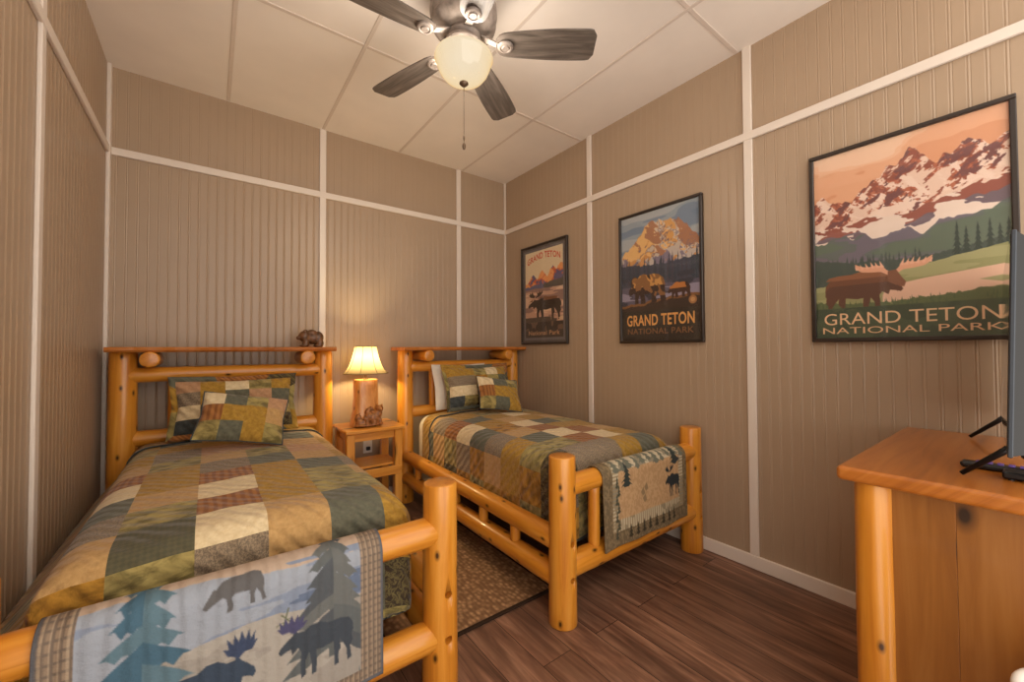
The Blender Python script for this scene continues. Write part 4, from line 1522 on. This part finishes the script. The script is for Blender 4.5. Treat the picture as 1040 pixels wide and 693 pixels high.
def art_river_moose():
    cv = Canvas(200, 300, (92, 84, 80))
    ins = (cv.X > .035) & (cv.X < .965) & (cv.Y > .025) & (cv.Y < .975)
    ins2 = (cv.X > .07) & (cv.X < .93) & (cv.Y > .05) & (cv.Y < .95)
    cv.fill(ins, (112, 106, 106))
    cv.fill(ins2, (226, 206, 170))
    m, d = cv.ridge([(0, .38), (.12, .36), (.25, .29), (.36, .34), (.48, .27), (.6, .33), (.72, .22), (.8, .28), (.88, .22), (1, .28)], .03, 4, 16)
    a = cv.fbm(7, 12, 21, 4, .6, shear=.5)
    cv.fill(m & ins2, (206, 104, 62)); cv.fill(m & ins2 & (a > .52), (232, 158, 96)); cv.fill(m & ins2 & (a < .43), (104, 96, 128))
    m2, _ = cv.ridge([(0, .40), (.4, .42), (.6, .39), (1, .36)], .03, 8, 14)
    cv.fill(m2 & ins2, (104, 100, 128)); cv.fill(m2 & ins2 & (cv.X > .5) & (cv.Y < .45), (92, 84, 74))
    m3, _ = cv.ridge([(0, .44), (1, .45)], .01, 8, 14)
    r = cv.fbm(2, 26, 6, 3)
    cv.fill(m3 & ins2, (202, 160, 134)); cv.fill(m3 & ins2 & (r > .55), (222, 188, 156)); cv.fill(m3 & ins2 & (r < .4), (150, 118, 106))
    P = place(MOOSE, .13, .485, .78, .29)
    cv.fill(cv.mask(P) & ins2, (58, 44, 36))
    cv.fill(cv.mask(place([(p, q) for p, q in MOOSE if q < .45], .13, .49, .78, .2)) & ins2 & (a > .48), (128, 84, 54))
    for A in ANTL: cv.fill(cv.mask(place(A, .135, .465, .74, .30)) & ins2, (72, 56, 44))
    m4 = (cv.Y > .74) & ins2
    cv.fill(m4 & (r < .5), (88, 74, 62)); cv.fill(m4 & (r > .56), (214, 184, 146))
    m5 = (cv.Y > .79) & ins2
    cv.fill(m5, (66, 54, 48)); cv.fill(m5 & (cv.fbm(7, 9, 66, 3) > .55), (112, 88, 70))
    cv.fill((cv.Y > .875) & ins2, (74, 62, 54))
    return cv.down()


poster('large framed poster of a moose below rosy peaks, nearest the television', .727, 1.283, art_sunset_range(), [
    ('GRAND TETON', .50, .930, .90, .062, (232, 190, 148), .0, 1.0, 0),
    ('NATIONAL PARK', .50, .978, .92, .034, (226, 180, 138), .0, 1.0, 0)], W=.672)
poster('framed poster with two bears under a golden mountain, middle of the three posters', 1.940, 1.293, art_bears(), [
    ('GRAND TETON', .50, .885, .86, .088, (226, 166, 96), .022, 1.05, 0),
    ('NATIONAL PARK', .50, .950, .84, .045, (136, 98, 64), .01, 1.05, 0)])
poster('framed poster of a dark moose by a river with red arched lettering, nearest the corner', 3.140, 1.300, art_river_moose(), [
    ('GRAND TETON', .50, .185, .76, .065, (204, 66, 40), .02, 1.05, .045),
    ('National Park', .50, .925, .72, .045, (196, 150, 110), .01, 1.05, 0)])


# ================================================================== dresser and what stands on it
SEEDP = 3.9
dr = thing('dresser', 'honey pine dresser with log corner posts, at the right wall under the television', 'dresser', (1.5, 0, 0))
x0, x1, y0, y1, zt = 0, XR - .02 - 1.5, -.20, .39, .903
import bmesh
b = bmesh.new(); bmesh.ops.create_cube(b, size=1)
for v in b.verts:
    v.co = Vector((x0 + (v.co.x + .5) * (x1 - x0), y0 + (v.co.y + .5) * (y1 - y0), zt - .042 + (v.co.z + .5) * .042))
ed = [e for e in b.edges]
bmesh.ops.bevel(b, geom=ed, offset=.013, segments=4, profile=.5, affect='EDGES')
me = bpy.data.meshes.new('dresser_top'); b.to_mesh(me)
uvl = me.uv_layers.new(name='UVMap')
for p in me.polygons:
    for li in p.loop_indices:
        co = me.vertices[me.loops[li].vertex_index].co
        uvl.data[li].uv = (co.y + co.z, co.x)
b.free()
mesh_obj('dresser_top', me, M['dresser_top'], dr)
for (px, py) in ((.063, .315), (.063, -.145), (x1 - .063, .315), (x1 - .063, -.145)):
    mb = MB(); mb.log((px, py, 0), (px, py, zt - .043), .047, .045, seg=22, rings=10, amp=.025, dome=.003)
    mb.build('corner_post', LM, dr, smooth='angle')
for xx, nm in ((.045, 'side_panel'), (x1 - .063, 'side_panel')):
    mb = MB()
    for k in range(3):
        a = -.12 + k * .136
        mb.box((xx, a + .0001, .06), (xx + .02, a + .1359, zt - .043), bev=.0008, grain=2, off=(SEEDP + k * .73, SEEDP * .61 + k * .37))
    mb.build(nm, M['dresser_panel'], dr)
mb = MB(); mb.box((.08, -.155, .06), (x1 - .08, -.14, zt - .043), grain=0); mb.build('back_panel', M['dresser_panel'], dr)
mb = MB(); mb.box((.11, .27, .06), (x1 - .11, .285, zt - .043), grain=0); mb.build('front_frame', M['dresser_panel'], dr)
for k in range(3):
    z0 = .10 + k * .255
    for c in range(2):
        w = (x1 - .24) / 2; xa = .12 + c * (w + .004)
        mb = MB(); mb.box((xa + .005, .285, z0), (xa + w - .005, .308, z0 + .24), bev=.004, grain=0)
        d = mb.build('drawer', M['pine'], dr)
        mb = MB(); mb.lathe([(0, .0), (.008, 0), (.007, .012), (.016, .02), (.014, .028), (0, .03)], 16, (xa + w / 2, .308, z0 + .12), axis='y')
        mb.build('knob', M['knob'], d, smooth='angle')

# television: seen almost edge-on
P0 = Vector((1.512, .066)); P1 = Vector((2.455, .118))
ang = math.atan2(P1.y - P0.y, P1.x - P0.x); TL = (P1 - P0).length
tv = thing('television', 'flat black television seen edge on, standing on the dresser', 'television', (P0.x, P0.y, .903), ang)
zb, zh = .088, .628
tv.rotation_euler.x = math.radians(1.7)
mb = MB(); mb.box((0, -.009, zb), (TL, 0, zh), bev=.002); mb.build('bezel', M['tvframe'], tv)
mb = MB(); mb.box((.008, 0, zb + .016), (TL - .008, .0012, zh - .008)); mb.build('screen', M['screen'], tv)
mb = MB()
pr = [(-.009, zb + .004, zh - .004, .004), (-.036, zb + .012, zh - .03, .02), (-.062, zb + .03, zh - .16, .09), (-.062, zb + .03, zh - .16, .09)]
vs = []
for y, za, zc, ins in pr[:3]:
    vs.append(len(mb.v))
    mb.v += [(ins, y, za), (TL - ins, y, za), (TL - ins, y, zc), (ins, y, zc)]
for k in range(2):
    for i in range(4):
        j = (i + 1) % 4
        mb.face((4 * k + i, 4 * k + j, 4 * k + 4 + j, 4 * k + 4 + i))
mb.face((0, 1, 2, 3)); mb.face((8, 9, 10, 11))
mb.build('back_shell', M['black'], tv, fix=True)
for xx in (.125, TL - .125):
    mb = MB()
    for s in (1, -1):
        mb.tube([(xx, -.012, zb + .012), (xx + .006, -.012 + s * .02, zb - .012), (xx + .012, -.008 + s * .084, .0068 - s * .0024)], [.009, .008, .006], 8)
    mb.build('stand_leg', M['dark_metal'], tv, smooth=True)
# remote and set-top box
rm = thing('remote_control', 'black remote control with purple keys, lying by the television leg', 'remote control', (1.785, .078, .903), math.radians(-90))
mb = MB(); mb.box((-.085, -.021, 0), (.085, .021, .018), bev=.006); mb.build('body', M['black'], rm)
mb = MB()
for k in range(5):
    for c in (-1, 0, 1):
        mb.box((-.055 + k * .02, c * .012 - .004, .018), (-.043 + k * .02, c * .012 + .004, .0205), bev=.001)
mb.build('keys', M['purple'], rm)
bx = thing('media_box', 'slim flat black media box in front of the remote control, at the right frame edge', 'media box', (1.708, -.02, .903))
mb = MB(); mb.box((-.032, -.10, .004), (.032, .10, .022), bev=.004); mb.build('case', M['black'], bx)
for sx in (-1, 1):
    for sy in (-1, 1):
        mb = MB(); mb.lathe([(0, 0), (.006, 0), (.006, .005), (0, .005)], 12, (sx * .022, sy * .085, 0)); mb.build('rubber_foot', M['black'], bx)

# white bin beside the dresser (only its rim shows)
wb = thing('waste_bin', 'white waste bin whose pale rounded rim peeks in at the lower right corner', 'waste bin', (1.345, -.075, 0))
mb = MB(); mb.lathe([(0, .0), (.095, 0), (.10, .01), (.128, .555), (.124, .56), (.096, .02), (0, .015)], 48)
mb.build('bin_body', M['white_plastic'], wb, smooth='angle')
mb = MB(); mb.tube([(.128 * math.cos(2 * PI * i / 48), .128 * math.sin(2 * PI * i / 48), .558) for i in range(49)], .009, 10)
mb.build('bin_rim', M['white_plastic'], wb, smooth=True)

# braided rug between the beds
rg = thing('braided_rug', 'brown braided rug on the plank floor between the two beds', 'rug', (1.02, 2.15, 0))
mb = MB(); mb.box((-.40, -.565, 0.001), (.42, .60, .010), bev=.004); mb.build('rug_field', M['rug'], rg)
mb = MB()
for lo, hi in (((-.412, -.585, 0.001), (.432, -.565, .012)), ((-.412, .60, 0.001), (.432, .62, .012)), ((-.412, -.565, .001), (-.40, .60, .012)), ((.42, -.565, .001), (.432, .60, .012))):
    mb.box(lo, hi, bev=.003)
mb.build('rug_binding', M['rug_edge'], rg)


# ================================================================== light
def lamp(name, typ, loc, energy, col, size=.05):
    l = bpy.data.lights.new(name, typ); l.energy = energy; l.color = col
    if typ == 'POINT': l.shadow_soft_size = size
    o = bpy.data.objects.new(name, l); COL.objects.link(o); o.location = loc
    return o


lamp('fan_light', 'POINT', (FX, FY, 2.595), 30, (1, .88, .74), .15)
lamp('table_lamp_light', 'POINT', (.962, 3.16, .6835 + .50), 23, (1, .78, .40), .028)

w = bpy.data.worlds.new('room_light'); SC.world = w; w.use_nodes = True
bg = w.node_tree.nodes['Background']
bg.inputs['Color'].default_value = (1, .92, .83, 1); bg.inputs['Strength'].default_value = 2.65

# ================================================================== camera
f, yaw, pit, rol = 408.79, .644, .0208, -.0049
fx = Vector((math.sin(yaw) * math.cos(pit), math.cos(yaw) * math.cos(pit), math.sin(pit)))
r = Vector((math.cos(yaw), -math.sin(yaw), 0)); u = r.cross(fx)
r2 = r * math.cos(rol) + u * math.sin(rol); u2 = -r * math.sin(rol) + u * math.cos(rol)
cam = bpy.data.cameras.new('camera'); cam.sensor_width = 36; cam.lens = f * 36 / 1040
cam.clip_start = .02
co = bpy.data.objects.new('camera', cam); COL.objects.link(co)
Rm = Matrix((r2, u2, -fx)).transposed().to_4x4()
co.matrix_world = Matrix.Translation((0, 0, 1.2535)) @ Rm
SC.camera = co

SC.view_settings.view_transform = 'Standard'; SC.view_settings.look = 'None'
SC.view_settings.gamma = 1; SC.view_settings.use_curve_mapping = False
SC.view_settings.exposure = 0
SC.cycles.use_denoising = True
SC.cycles.max_bounces = 8; SC.cycles.diffuse_bounces = 5
SC.cycles.sample_clamp_indirect = 6
